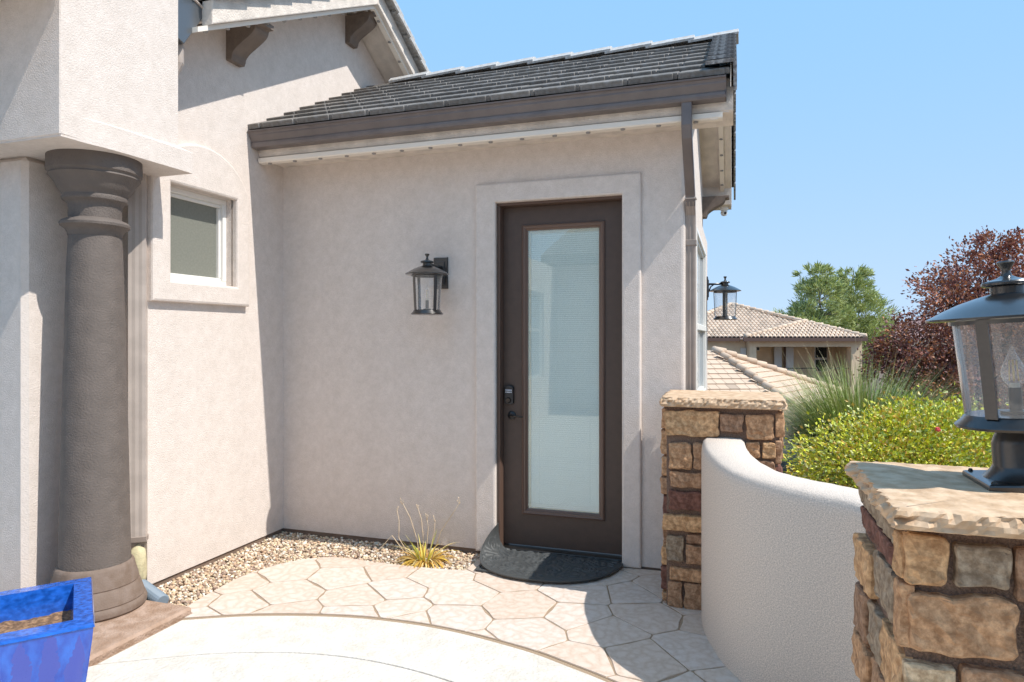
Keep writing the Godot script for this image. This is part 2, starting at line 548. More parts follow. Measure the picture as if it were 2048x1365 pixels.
func ground() -> void:
	# land out to the horizon
	var st := ms(true)
	var radii := [0.0, 3.0, 6.0, 8.0, 10.0, 12.0, 14.0, 16.0, 18.0, 20.0, 22.0, 24.0, 28.0, 36.0, 50.0, 80.0, 140.0, 300.0, 700.0, 1500.0, 3000.0, 5000.0]
	var seg := 72
	for i in radii.size() - 1:
		for k in seg:
			var v := []
			for e in [[i, k], [i + 1, k], [i + 1, k + 1], [i, k + 1]]:
				var a: float = TAU * e[1] / seg
				var x: float = 2.0 + cos(a) * radii[e[0]]
				var z: float = 1.0 + sin(a) * radii[e[0]]
				v.append(Vector3(x, land(x, z), z))
			tri(st, v[0], v[2], v[1])
			if i > 0 or true: tri(st, v[0], v[3], v[2])
	structure("ground", done(st), M.earth)
	# far hills
	st = ms(true)
	var hs := []
	for k in 181:
		var a := TAU * k / 180.0
		var h := 75.0 + 45.0 * fn.get_noise_2d(cos(a) * 260, sin(a) * 260) + 22.0 * fn.get_noise_2d(cos(a) * 900, sin(a) * 900)
		hs.append([Vector3(cos(a) * 1900, -6, sin(a) * 1900), Vector3(cos(a) * 2250, h * 0.55, sin(a) * 2250), Vector3(cos(a) * 2600, h, sin(a) * 2600)])
	for k in 180:
		for j in 2: quad(st, hs[k][j], hs[k][j + 1], hs[k + 1][j + 1], hs[k + 1][j])
	structure("hills", done(st), M.hill)

	# stamped patio: a bed of mortar with every pressed stone standing proud of it
	var arc1 := smooth_line(ARC1, 5)
	var bed := smooth_line(BED, 4)
	var outline := []
	outline.append_array(bed)
	outline.append_array([[1.82, 0.0], [3.34, 0.0], [3.34, 0.3], [3.42, 0.6]])
	var wc := smooth_line(WALL_CURVE, 4)
	for e in wc:
		if e[1] < 2.3: outline.append([e[0] + 0.05, e[1]])
	var rev := arc1.duplicate()
	rev.reverse()
	outline.append_array(rev)
	var poly := pv(outline)
	st = ms()
	slab(st, poly, -0.10, -0.0045, 0.0, PLAN)
	var patio := structure("patio", done(st), M.joint)
	var cen := []
	var r2 := RandomNumberGenerator.new()
	r2.seed = 21
	var row := 0
	var z := -0.3
	while z < 2.9:
		var x := -0.1 + (0.21 if row % 2 else 0.0)
		while x < 4.8:
			cen.append(Vector2(x + r2.randf_range(-0.125, 0.125), -(z + r2.randf_range(-0.10, 0.10))))
			x += 0.41
		z += 0.285
		row += 1
	for c in cen:
		var cell := PackedVector2Array([c + Vector2(-0.6, -0.6), c + Vector2(0.6, -0.6), c + Vector2(0.6, 0.6), c + Vector2(-0.6, 0.6)])
		for o in cen:
			if o == c or o.distance_to(c) > 1.1: continue
			cell = cut(cell, (c + o) * 0.5, (o - c).normalized())
		for piece in Geometry2D.intersect_polygons(cell, poly):
			for sm in Geometry2D.offset_polygon(piece, -0.0042, Geometry2D.JOIN_MITER):
				if sm.size() < 3 or area(sm) < 0.0006: continue
				if area(sm) > 0.02: sm = wobble(sm, r2)
				if Geometry2D.triangulate_polygon(sm).is_empty(): continue
				var s2 := ms()
				slab(s2, sm, -0.03, r2.randf_range(-0.0005, 0.001), 0.003 if area(sm) > 0.003 else 0.0, PLAN, [], false)
				obj("stone", done(s2), M.pavers[r2.randi() % 4], patio)

	# broom-finished walk: two bands and the court behind, open joints between
	var arc2 := smooth_line(ARC2, 5)
	var court := [[-4.0, 9.1], [-4.0, 2.30], [0.55, 2.30]]
	court.append_array(shifted(arc2, 0.003))
	court.append_array([[3.95, 3.3], [4.6, 3.4], [6.6, 5.0], [6.6, 9.1]])
	var band := []
	band.append_array(shifted(arc1, 0.030))
	var rev2 := shifted(arc2, -0.003)
	rev2.reverse()
	band.append_array(rev2)
	var walk := structure("walkway", boxes([[0.575, 4.6, -0.20, -0.012, 1.3, 9.1], [-4.0, 0.575, -0.20, -0.012, 1.66, 9.1]]), M.joint)
	st = ms()
	slab(st, pv(band), -0.045, -0.002, 0.005, PLAN)
	obj("slab", done(st), M.concrete, walk)
	st = ms()
	slab(st, pv(court), -0.045, -0.003, 0.006, PLAN)
	obj("slab", done(st), M.concrete, walk)
	# sand that has washed into the joint along the patio edge
	st = ms()
	var e1 := shifted(arc1, 0.002)
	var e2 := shifted(arc1, 0.028)
	for i in e1.size() - 1:
		var h := -0.006
		quad(st, Vector3(e1[i][0], h, e1[i][1]), Vector3(e2[i][0], h, e2[i][1]), Vector3(e2[i + 1][0], h, e2[i + 1][1]), Vector3(e1[i + 1][0], h, e1[i + 1][1]))
	obj("joint_sand", done(st), M.joint, walk)

	# gravel bed
	var beds := []
	beds.append_array(bed)
	beds.append_array([[1.82, 0.0], [0.0, 0.0], [0.0, 1.40], [0.2, 1.62]])
	var bp := pv(beds)
	st = ms()
	slab(st, bp, -0.12, -0.062, 0.0, PLAN)
	structure("gravel_bed", done(st), M.earth)
	var stone := pebble(3)
	var mm := MultiMesh.new()
	mm.transform_format = MultiMesh.TRANSFORM_3D
	mm.use_colors = true
	mm.mesh = stone
	var spots := []
	var tries := 0
	while spots.size() < 10500 and tries < 80000:
		tries += 1
		var p := Vector2(r2.randf_range(0.0, 1.85), -r2.randf_range(0.0, 1.62))
		if Geometry2D.is_point_in_polygon(p, bp): spots.append(p)
	mm.instance_count = spots.size()
	var cols := [Color(0.62, 0.49, 0.34), Color(0.72, 0.62, 0.48), Color(0.50, 0.36, 0.24), Color(0.78, 0.72, 0.62), Color(0.58, 0.40, 0.26), Color(0.40, 0.28, 0.21), Color(0.68, 0.55, 0.36), Color(0.36, 0.25, 0.19)]
	for i in spots.size():
		var s := r2.randf_range(0.007, 0.0145)
		var b := Basis.from_euler(Vector3(r2.randf() * TAU, r2.randf() * TAU, r2.randf() * TAU)).scaled(Vector3(s, s * r2.randf_range(0.55, 0.9), s * r2.randf_range(0.7, 1.0)))
		mm.set_instance_transform(i, Transform3D(b, Vector3(spots[i].x, -0.05 + r2.randf() * 0.034, -spots[i].y)))
		mm.set_instance_color(i, cols[r2.randi() % cols.size()] * r2.randf_range(0.8, 1.15))
	var gi := MultiMeshInstance3D.new()
	gi.name = "gravel"
	gi.multimesh = mm
	gi.material_override = M.gravel
	add_child(gi)
	tag(gi, "tan and cream gravel filling the bed along the stucco walls", "gravel", "", "stuff")

func cut(p: PackedVector2Array, at: Vector2, n: Vector2) -> PackedVector2Array:
	var out := PackedVector2Array()
	for i in p.size():
		var a := p[i]
		var b := p[(i + 1) % p.size()]
		var da := (a - at).dot(n)
		var db := (b - at).dot(n)
		if da <= 0: out.append(a)
		if (da < 0 and db > 0) or (da > 0 and db < 0): out.append(a.lerp(b, da / (da - db)))
	return out

func area(p: PackedVector2Array) -> float:
	var s := 0.0
	for i in p.size(): s += p[i].cross(p[(i + 1) % p.size()])
	return absf(s) * 0.5

func wobble(p: PackedVector2Array, r: RandomNumberGenerator) -> PackedVector2Array:
	# long edges get a slightly bowed middle, corners are eased
	var out := PackedVector2Array()
	var n := p.size()
	if n > 12: return p
	for i in n:
		var a := p[i]
		var b := p[(i + 1) % n]
		var c := p[(i + n - 1) % n]
		var l1 := a.distance_to(c)
		var l2 := a.distance_to(b)
		var k := minf(0.018, minf(l1, l2) * 0.3)
		if k > 0.004:
			out.append(a.move_toward(c, k))
			out.append(a.lerp((a.move_toward(c, k) + a.move_toward(b, k)) * 0.5, 0.55))
			out.append(a.move_toward(b, k))
		else:
			out.append(a)
		if l2 > 0.14:
			var m := a.lerp(b, 0.5)
			out.append(m + (b - a).orthogonal().normalized() * r.randf_range(-0.010, 0.0035))
	return out

func pebble(sd: int) -> ArrayMesh:
	var r := RandomNumberGenerator.new()
	r.seed = sd
	var st := ms()
	var t := (1.0 + sqrt(5.0)) / 2.0
	var v := []
	for e in [[-1, t, 0], [1, t, 0], [-1, -t, 0], [1, -t, 0], [0, -1, t], [0, 1, t], [0, -1, -t], [0, 1, -t], [t, 0, -1], [t, 0, 1], [-t, 0, -1], [-t, 0, 1]]:
		v.append(Vector3(e[0], e[1], e[2]).normalized() * r.randf_range(0.75, 1.2))
	for f in [[0, 11, 5], [0, 5, 1], [0, 1, 7], [0, 7, 10], [0, 10, 11], [1, 5, 9], [5, 11, 4], [11, 10, 2], [10, 7, 6], [7, 1, 8], [3, 9, 4], [3, 4, 2], [3, 2, 6], [3, 6, 8], [3, 8, 9], [4, 9, 5], [2, 4, 11], [6, 2, 10], [8, 6, 7], [9, 8, 1]]:
		tri(st, v[f[0]], v[f[1]], v[f[2]])
	return done(st)

# ---------------------------------------------------------------- the house
const PITCH := 0.527
const GABLE_Z := -0.93       # ridge of the main gable
const GABLE_Y := 4.80        # underside of its eave at the ridge
const RIDGE_Z := -1.37       # ridge of the door wing

func wing_y(z: float) -> float:   # top of the wing's tiles
	return 3.466 - PITCH * z if z > RIDGE_Z else 3.466 - PITCH * (2.0 * RIDGE_Z - z)

func gable_y(z: float) -> float:
	return GABLE_Y - 0.53 * absf(z - GABLE_Z)

func strip_pucks(strip: Node, pts: Array, down := Vector3.DOWN) -> void:
	var me := lathed([Vector2(0, 0.0), Vector2(0.016, 0.0), Vector2(0.016, -0.007), Vector2(0.011, -0.010), Vector2(0, -0.010)], 14)
	for p in pts:
		var o := obj("puck_light", me, M.puck, strip)
		o.position = p

func window_part(parent: Node, xf: Transform3D, w: float, h: float, pane_m: Material, rail := 0.0) -> void:
	# (u, v, w) with the opening's lower left corner at the origin, w outwards
	var st := ms()
	var f := 0.038
	for e in [[0, w, 0, f], [0, w, h - f, h], [0, f, f, h - f], [w - f, w, f, h - f]]:
		box(st, Vector3(e[0], e[2], -0.06), Vector3(e[1], e[3], 0.0), 0.004, xf)
	var o := obj("window", done(st), M.vinyl, parent)
	st = ms()
	var s := 0.026
	for e in [[f, w - f, f, f + s], [f, w - f, h - f - s, h - f], [f, f + s, f + s, h - f - s], [w - f - s, w - f, f + s, h - f - s]]:
		box(st, Vector3(e[0] + 0.001, e[2] + 0.001, -0.058), Vector3(e[1] - 0.001, e[3] - 0.001, -0.018), 0.003, xf)
	if rail > 0: box(st, Vector3(f, rail - 0.025, -0.05), Vector3(w - f, rail + 0.025, 0.006), 0.004, xf)
	obj("sash", done(st), M.vinyl, o)
	st = ms()
	box(st, Vector3(f + s - 0.004, f + s - 0.004, -0.046), Vector3(w - f - s + 0.004, h - f - s + 0.004, -0.04), 0.0, xf)
	obj("pane", done(st), pane_m, o)

func corbel_mesh() -> ArrayMesh:
	# side outline in (out, up), bottom against the wall at the origin
	var p := PackedVector2Array([Vector2(-0.02, 0), Vector2(0.045, 0.0), Vector2(0.05, 0.015)])
	for i in 13:
		var t := i / 12.0
		p.append(Vector2(0.055 + 0.20 * (0.35 * t + 0.65 * smoothstep(0.0, 1.0, t)) - 0.012 * sin(TAU * t), 0.025 + 0.20 * t))
	p.append_array(PackedVector2Array([Vector2(0.262, 0.235), Vector2(0.30, 0.235), Vector2(0.30, 0.27), Vector2(-0.02, 0.27)]))
	var st := ms()
	slab(st, p, 0.0, 0.145, 0.006, FRONT)
	return done(st)

func house() -> void:
	var h := thing("house", "greige stucco house with brown glazed door, dark tile roof and gutter", "house")
	# --- door wing walls
	obj("wall", boxes([[0.0, 1.907, 0.012, 3.06, -0.25, 0.0], [1.907, 2.853, 2.628, 3.06, -0.25, 0.0]]), M.stucco, h)
	var st := ms()
	var side := PackedVector2Array([Vector2(0, 0.012), Vector2(2.75, 0.012)])
	for e in [-2.75, -2.06, RIDGE_Z, -0.68, 0.0]: side.append(Vector2(-e, wing_y(e) - 0.20))
	for i in 2: side[i].y = 3.061
	slab(st, side, 3.035, 3.285, 0.0, SIDE)
	slab(st, pv([[2.853, 0.0], [3.258, 0.0], [3.272, -0.004], [3.281, -0.013], [3.285, -0.027], [3.285, -2.75], [3.035, -2.75], [3.035, -0.25], [2.853, -0.25]]), 0.012, 3.06, 0.0, PLAN)
	obj("wall", done(st), M.stucco, h)
	obj("foundation", boxes([[-0.2, 1.76, -0.14, 0.012, -0.2, -0.012], [1.76, 1.90, -0.14, -0.012, -0.2, -0.012], [2.86, 3.27, -0.14, 0.012, -0.2, -0.012], [-0.2, -0.012, -0.14, 0.012, -0.2, 1.36], [3.05, 3.27, -1.5, 0.012, -2.74, -0.2]]), M.base, h)
	# surround of the door
	var u := PackedVector2Array([Vector2(1.746, 0.004), Vector2(1.907, 0.004), Vector2(1.907, 2.628), Vector2(2.853, 2.628), Vector2(2.853, 0.004), Vector2(2.986, 0.004), Vector2(2.986, 2.772), Vector2(1.746, 2.772)])
	st = ms()
	slab(st, u, -0.01, 0.034, 0.014, FRONT)
	obj("door_surround", done(st), M.stucco, h)
	door(h)
	# --- window wall with gable, opening z 0.60..1.225, y 2.0..2.655
	st = ms()
	var wl := -1.377
	slab(st, PackedVector2Array([Vector2(wl, 0.012), Vector2(0.0, 0.012), Vector2(3.0, 0.012), Vector2(3.0, 2.0), Vector2(wl, 2.0)]), -0.30, 0.0, 0.0, SIDE)
	slab(st, rect(wl, -1.225, 2.0, 2.655), -0.30, 0.0, 0.0, SIDE)
	slab(st, rect(-0.60, 3.0, 2.0, 2.655), -0.30, 0.0, 0.0, SIDE)
	slab(st, PackedVector2Array([Vector2(wl, 2.655), Vector2(3.0, 2.655), Vector2(3.0, gable_y(-3.0) + 0.02), Vector2(-GABLE_Z, GABLE_Y + 0.02), Vector2(wl, gable_y(1.377) + 0.02)]), -0.30, 0.0, 0.0, SIDE)
	obj("wall", done(st), M.stucco, h)
	# arched pop-out round the window, two halves that meet on its middle line
	var mid := -0.9195
	var arch_r := PackedVector2Array([Vector2(mid, 1.857), Vector2(-0.462, 1.857)])
	for i in 9:
		var a := deg_to_rad(18.0 + 72.0 * i / 8.0)
		arch_r.append(Vector2(mid + 0.4575 / cos(deg_to_rad(18.0)) * cos(a), 2.677 + (0.30 / (1.0 - sin(deg_to_rad(18.0)))) * (sin(a) - sin(deg_to_rad(18.0)))))
	arch_r.append_array(PackedVector2Array([Vector2(mid, 2.655), Vector2(-0.60, 2.655), Vector2(-0.60, 2.0), Vector2(mid, 2.0)]))
	st = ms()
	slab(st, arch_r, -0.01, 0.046, 0.016, SIDE, [10, 14])
	var arch_l := PackedVector2Array()
	for p in arch_r: arch_l.append(Vector2(2.0 * mid - p.x if absf(p.x + 0.60) > 0.001 else -1.225, p.y))
	slab(st, arch_l, -0.01, 0.046, 0.016, SIDE, [10, 14])
	obj("window_surround", done(st), M.stucco, h)
	window_part(h, Transform3D(SIDE.basis, Vector3(-0.055, 2.0, 1.225)), 0.625, 0.655, M.obscure)
	# reveal behind the frame
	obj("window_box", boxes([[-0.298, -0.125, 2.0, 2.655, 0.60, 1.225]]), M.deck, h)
	# return and entry wall behind the column
	st = ms()
	box(st, Vector3(-1.2, 0.012, 1.05), Vector3(-0.302, 3.4, 1.377))
	obj("wall", done(st), M.stucco, h)
	st = ms()
	box(st, Vector3(-3.2, 0.0, 1.38), Vector3(-0.25, 2.664, 1.99), 0.028)
	obj("wall", done(st), M.stucco, h)
	# --- portico beam over the column
	st = ms()
	box(st, Vector3(-3.2, 2.672, 1.42), Vector3(0.30, 4.3, 2.20), 0.006)
	obj("portico_beam", done(st), M.stucco, h)
	st = ms()
	# band along the foot of the beam, growing out of its face
	var cross := []
	for e in [[2.193, 0.2968], [2.06, 0.3005], [1.96, 0.318], [1.80, 0.328], [1.335, 0.330]]:
		cross.append([Vector3(e[1], 2.664, e[0]), Vector3(e[1], 2.795, e[0]), Vector3(0.28, 2.818, e[0])])
	cross[4][2] = Vector3(0.298, 2.818, 1.424)
	for i in cross.size() - 1:
		quad(st, cross[i][0], Vector3(-3.2, 2.664, cross[i][0].z), Vector3(-3.2, 2.664, cross[i + 1][0].z), cross[i + 1][0])
		for j in 2: quad(st, cross[i][j], cross[i + 1][j], cross[i + 1][j + 1], cross[i][j + 1])
	quad(st, Vector3(0.33, 2.664, 1.335), Vector3(-0.30, 2.664, 1.335), Vector3(-0.30, 2.795, 1.335), Vector3(0.33, 2.795, 1.335))
	quad(st, Vector3(0.33, 2.795, 1.335), Vector3(-0.30, 2.795, 1.335), Vector3(-0.30, 2.818, 1.425), Vector3(0.30, 2.818, 1.425))
	quad(st, Vector3(-3.2, 2.664, 2.193), Vector3(0.2968, 2.664, 2.193), Vector3(0.2968, 2.69, 2.193), Vector3(-3.2, 2.69, 2.193))
	obj("beam_band", done(st), M.stucco, h)
	# eave of the portico, above the picture: its end throws the slanting shadow on the beam
	obj("portico_eave", boxes([[-3.2, 0.352, 3.435, 3.62, 2.21, 2.80]], 0.01), M.trim, h)
	roofs(h)
	water(h)
	# window in the gable side of the wing
	st = ms()
	var tr := [[0.36, 2.70, 0.92, 1.07], [0.36, 2.70, 2.46, 2.62], [0.36, 0.50, 1.07, 2.46], [2.20, 2.70, 1.07, 2.46]]
	for e in tr: slab(st, rect(e[0], e[1], e[2], e[3]), 3.28, 3.332, 0.0, SIDE)
	obj("window_surround", done(st), M.stucco, h)
	window_part(h, Transform3D(SIDE.basis, Vector3(3.338, 1.07, -0.50)), 1.70, 1.39, M.window_glass, 0.63)

func door(h: Node) -> void:
	# leaf: stiles and rails round the light, front face at z = -0.10
	var st := ms()
	for e in [[1.932, 2.090, 0.045, 2.606], [2.700, 2.850, 0.045, 2.606], [2.090, 2.700, 0.045, 0.300], [2.090, 2.700, 2.455, 2.606]]:
		box(st, Vector3(e[0], e[2], -0.145), Vector3(e[1], e[3], -0.10))
	var d := obj("door", done(st), M.door, h)
	# frame
	st = ms()
	box(st, Vector3(1.9065, 0.02, -0.235), Vector3(1.930, 2.608, -0.012), 0.003)
	box(st, Vector3(2.851, 0.02, -0.235), Vector3(2.8545, 2.608, -0.012))
	box(st, Vector3(1.9065, 2.6085, -0.235), Vector3(2.8545, 2.6285, -0.012), 0.003)
	obj("frame", done(st), M.jamb, d)
	obj("weatherstrip", boxes([[1.930, 1.9365, 0.045, 2.606, -0.112, -0.1005]]), M.black, d)
	obj("threshold", boxes([[1.9305, 2.8505, 0.0, 0.036, -0.24, -0.02]], 0.006), M.bronze, d)
	# moulding round the light: stepped, mitred by a sweep of four bars
	st = ms()
	var o := rect(2.075, 2.712, 0.280, 2.472)
	var steps := [[0.0, -0.102], [0.004, -0.088], [0.014, -0.082], [0.020, -0.088], [0.030, -0.090], [0.038, -0.100], [0.046, -0.104], [0.046, -0.118]]
	for k in steps.size() - 1:
		for i in 4:
			var j := (i + 1) % 4
			var a := inset(o, PackedFloat32Array([steps[k][0], steps[k][0], steps[k][0], steps[k][0]]))
			var b := inset(o, PackedFloat32Array([steps[k + 1][0], steps[k + 1][0], steps[k + 1][0], steps[k + 1][0]]))
			quad(st, Vector3(a[i].x, a[i].y, steps[k][1]), Vector3(a[j].x, a[j].y, steps[k][1]), Vector3(b[j].x, b[j].y, steps[k + 1][1]), Vector3(b[i].x, b[i].y, steps[k + 1][1]))
	obj("light_moulding", done(st), M.door_mould, d)
	obj("pane", boxes([[2.119, 2.668, 0.324, 2.428, -0.116, -0.112]]), M.glass, d)
	obj("spacer", boxes([[2.117, 2.140, 0.322, 2.43, -0.134, -0.120], [2.662, 2.670, 0.322, 2.43, -0.134, -0.120], [2.140, 2.662, 2.405, 2.43, -0.134, -0.120], [2.140, 2.662, 0.322, 0.334, -0.134, -0.120]]), M.spacer, d)
	st = ms()
	var y := 0.342
	while y < 2.40:
		var t := rng.randf_range(-0.0006, 0.0006)
		quad(st, Vector3(2.142, y - 0.0068 + t, -0.1225), Vector3(2.660, y - 0.0068 + t, -0.1225), Vector3(2.660, y + 0.0058, -0.1320), Vector3(2.142, y + 0.0058, -0.1320))
		y += 0.0155
	for x in [2.205, 2.595]: box(st, Vector3(x - 0.0012, 0.335, -0.1225), Vector3(x + 0.0012, 2.405, -0.1215))
	var b := obj("blind", done(st), M.slat, d)
	b.set_meta("kind", "stuff")
	obj("added_backing", boxes([[2.12, 2.668, 0.325, 2.43, -0.1445, -0.139]]), mk(lin(0.72, 0.75, 0.71), 0.6), d)  # added pale sheet behind the slats, there to brighten the blind
	# keypad deadbolt
	st = ms()
	var kp := PackedVector2Array([Vector2(-0.036, -0.062), Vector2(-0.024, -0.072), Vector2(0.024, -0.072), Vector2(0.036, -0.062), Vector2(0.036, 0.058), Vector2(0.022, 0.068), Vector2(0.0, 0.075), Vector2(-0.022, 0.068), Vector2(-0.036, 0.058)])
	slab(st, kp, -0.10, -0.072, 0.005, Transform3D(Basis(), Vector3(1.978, 1.182, 0)))
	var k := obj("keypad_lock", done(st), M.black, d)
	var km := ms()
	for i in 10: box(km, Vector3(1.978 + (i % 5 - 2) * 0.0105 - 0.0036, 1.214 - (i / 5) * 0.0155, -0.0725), Vector3(1.978 + (i % 5 - 2) * 0.0105 + 0.0036, 1.223 - (i / 5) * 0.0155, -0.0705), 0.0008)
	obj_sub("keys", done(km), M.key, k)
	km = ms(true)
	lathe(km, [Vector2(0, 0.012), Vector2(0.017, 0.012), Vector2(0.020, 0.008), Vector2(0.023, 0.0)], 20)
	var cy := obj_sub("cylinder", done(km), M.bronze, k)
	cy.position = Vector3(1.976, 1.142, -0.073)
	cy.rotation.x = PI / 2
	# lever handle
	st = ms(true)
	lathe(st, [Vector2(0, 0.014), Vector2(0.024, 0.013), Vector2(0.031, 0.008), Vector2(0.033, 0.0)], 24)
	var ro := obj("lever_handle", done(st), M.black, d)
	ro.position = Vector3(1.995, 1.025, -0.10)
	ro.rotation.x = PI / 2
	st = ms(true)
	tube(st, [Vector3(0, 0.012, 0), Vector3(0, 0.05, 0), Vector3(0.012, 0.058, 0), Vector3(0.05, 0.058, -0.003), Vector3(0.085, 0.056, 0.005), Vector3(0.105, 0.052, 0.002)], [0.010, 0.009, 0.0085, 0.0075, 0.0075, 0.005], 10)
	obj_sub("lever", done(st), M.bronze, ro)

func obj_sub(called: String, mesh: Mesh, m: Material, parent: Node) -> MeshInstance3D:
	# the door is a part already: its fittings' pieces hang on the door itself
	var o := obj(called, mesh, m, parent.get_parent())
	if parent.position != Vector3.ZERO or parent.rotation != Vector3.ZERO: o.transform = parent.transform
	return o

func roofs(h: Node) -> void:
	# ---------- wing: eave box, light strip
	var x1 := 3.598
	var st := ms()
	slab(st, PackedVector2Array([Vector2(0.0, 3.046), Vector2(-0.285, 3.044), Vector2(-0.305, 3.056), Vector2(-0.312, 3.085), Vector2(-0.312, 3.20), Vector2(0.0, 3.30)]), 0.004, x1, 0.0, SIDE)
	obj("eave", done(st), M.trim, h)
	st = ms()
	slab(st, PackedVector2Array([Vector2(-0.262, 3.043), Vector2(-0.262, 3.004), Vector2(-0.318, 3.004), Vector2(-0.326, 3.012), Vector2(-0.326, 3.043)]), 0.012, 3.535, 0.0, SIDE)
	var strip := obj("light_strip", done(st), M.strip, h)
	var pts := []
	var x := 0.10
	while x < 3.5:
		pts.append(Vector3(x, 3.004, 0.297))
		x += 0.2335
	strip_pucks(strip, pts)
	# deck under the tiles, both slopes
	st = ms()
	var dk := PackedVector2Array()
	for e in [0.36, RIDGE_Z, -3.10]: dk.append(Vector2(-e, wing_y(e) - 0.045))
	for e in [-3.10, RIDGE_Z, 0.36]: dk.append(Vector2(-e, wing_y(e) - 0.11))
	slab(st, dk, 0.0, 3.50, 0.0, SIDE)
	var roof := obj("roof", done(st), M.deck, h)
	# flat concrete tiles, three shapes, five tones
	var shapes := []
	for v in 3:
		st = ms()
		var w := 0.3085
		var l := 0.315
		var r := RandomNumberGenerator.new()
		r.seed = 40 + v
		var p := PackedVector2Array([Vector2(-w / 2, 0.004 + r.randf() * 0.004), Vector2(-w / 2 + 0.012, 0.0)])
		for i in 5: p.append(Vector2(-w / 2 + 0.04 + i * 0.05, r.randf_range(-0.0015, 0.002)))
		p.append_array(PackedVector2Array([Vector2(w / 2 - 0.03, 0.0), Vector2(w / 2 - 0.026, 0.012), Vector2(w / 2, 0.010), Vector2(w / 2, l), Vector2(-w / 2, l)]))
		slab(st, p, -0.038, 0.0, 0.008, FRONT, [])
		shapes.append(done(st))
	var rows := 8
	var sl := sqrt(1.0 + PITCH * PITCH)
	var dirv := Vector3(0, PITCH, -1) / sl           # up the front slope
	var nrm := Vector3(0, 1, PITCH) / sl
	var r3 := RandomNumberGenerator.new()
	r3.seed = 77
	var expo := (0.425 - RIDGE_Z - 0.03) * sl / rows
	for side in 2:
		for i in rows:
			var z0 := 0.425
			var s := i * expo
			var base := Vector3(0, wing_y(z0) + 0.004, z0) + dirv * s + nrm * 0.036
			var bs := Basis(Vector3(1, 0, 0), (dirv - nrm * 0.085).normalized(), Vector3.ZERO)
			bs.z = bs.x.cross(bs.y)
			if side == 1:
				base.z = 2.0 * RIDGE_Z - base.z
				bs = Basis(Vector3(-1, 0, 0), Vector3(bs.y.x, bs.y.y, -bs.y.z), Vector3.ZERO)
				bs.z = bs.x.cross(bs.y)
			var xx := -0.025 + (0.157 if i % 2 else 0.0)
			if side == 1 and i > 5: pass
			while xx < 3.50:
				if xx > -0.2:
					var t := obj("tile", shapes[r3.randi() % 3], M.tiles[r3.randi() % 5], roof)
					t.transform = Transform3D(bs.rotated(Vector3.UP, r3.randf_range(-0.005, 0.005)), base + Vector3(xx, r3.randf_range(-0.001, 0.002), r3.randf_range(-0.004, 0.004)))
				xx += 0.3135
	# ridge caps: bent slabs, each lapping the next
	st = ms()
	slab(st, PackedVector2Array([Vector2(-0.115, -0.055), Vector2(-0.06, -0.008), Vector2(0.0, 0.012), Vector2(0.06, -0.008), Vector2(0.115, -0.055), Vector2(0.108, -0.072), Vector2(0.05, -0.032), Vector2(0, -0.016), Vector2(-0.05, -0.032), Vector2(-0.108, -0.072)]), 0.0, 0.42, 0.006, SIDE)
	var cap := done(st)
	var cx := 0.30
	while cx < 3.3:
		var c := obj("ridge_tile", cap, M.tile_sheen, roof)
		c.position = Vector3(cx, wing_y(RIDGE_Z) + 0.062, RIDGE_Z)
		c.rotation.z = 0.05 + r3.randf_range(-0.006, 0.006)
		cx += 0.365
	# rake tiles: angle pieces down both edges of the gable
	st = ms()
	slab(st, PackedVector2Array([Vector2(-0.165, 0.0), Vector2(-0.165, 0.022), Vector2(-0.012, 0.024), Vector2(0.012, 0.016), Vector2(0.020, 0.0), Vector2(0.020, -0.165), Vector2(0.0, -0.165), Vector2(-0.002, 0.0)]), 0.0, 0.33, 0.006, FRONT)
	var rake := done(st)
	for side in 2:
		for i in 8:
			var s := i * expo - 0.01
			var p := Vector3(3.60, wing_y(0.425) + 0.065, 0.44) + dirv * s
			var b := Basis(Vector3(1, 0, 0), Vector3.ZERO, (dirv - nrm * 0.13).normalized())
			if side == 1:
				p.z = 2.0 * RIDGE_Z - p.z
				b = Basis(Vector3(1, 0, 0), Vector3.ZERO, Vector3(0, b.z.y, -b.z.z))
			b.y = b.z.cross(b.x) if side == 0 else b.z.cross(b.x)
			if b.y.y < 0: b.y = -b.y
			var o := obj("rake_tile", rake, M.tile_half_sheen, roof)
			o.transform = Transform3D(b, p)
	# rake boards under them and the soffit to the wall
	st = ms()
	for side in 2:
		var q := []
		for e in [0.30, RIDGE_Z]:
			var zz: float = e if side == 0 else 2.0 * RIDGE_Z - e
			q.append([Vector2(-zz, wing_y(e) - 0.262), Vector2(-zz, wing_y(e) - 0.05)])
		slab(st, PackedVector2Array([q[0][0], q[1][0], q[1][1], q[0][1]]), 3.50, 3.578, 0.008, SIDE)
		slab(st, PackedVector2Array([q[0][0] + Vector2(0, 0.02), q[1][0] + Vector2(0, 0.02), q[1][1] - Vector2(0, 0.075), q[0][1] - Vector2(0, 0.075)]), 3.275, 3.50, 0.0, SIDE)
	obj("rake_board", done(st), M.trim, h)
	st = ms()
	slab(st, PackedVector2Array([Vector2(2.74, 3.03), Vector2(3.06, 3.03), Vector2(3.06, 3.20), Vector2(2.74, 3.28)]), 0.2, 3.575, 0.0, SIDE)
	obj("eave", done(st), M.trim, h)
	# light strip down the far rake
	st = ms()
	var q0 := Vector2(-0.32, wing_y(0.32) - 0.262)
	var q1 := Vector2(-RIDGE_Z, wing_y(RIDGE_Z) - 0.262)
	var q2 := Vector2(2.96, wing_y(-2.96) - 0.262)
	for e in [[q0, q1], [q1, q2]]:
		slab(st, PackedVector2Array([e[0], e[1], e[1] - Vector2(0, 0.034), e[0] - Vector2(0, 0.034)]), 3.462, 3.505, 0.0, SIDE)
	strip = obj("light_strip", done(st), M.strip, h)
	pts = []
	for i in 8:
		var e := q1.lerp(q2, (i + 0.4) / 8.0)
		pts.append(Vector3(3.484, e.y - 0.034, -e.x))
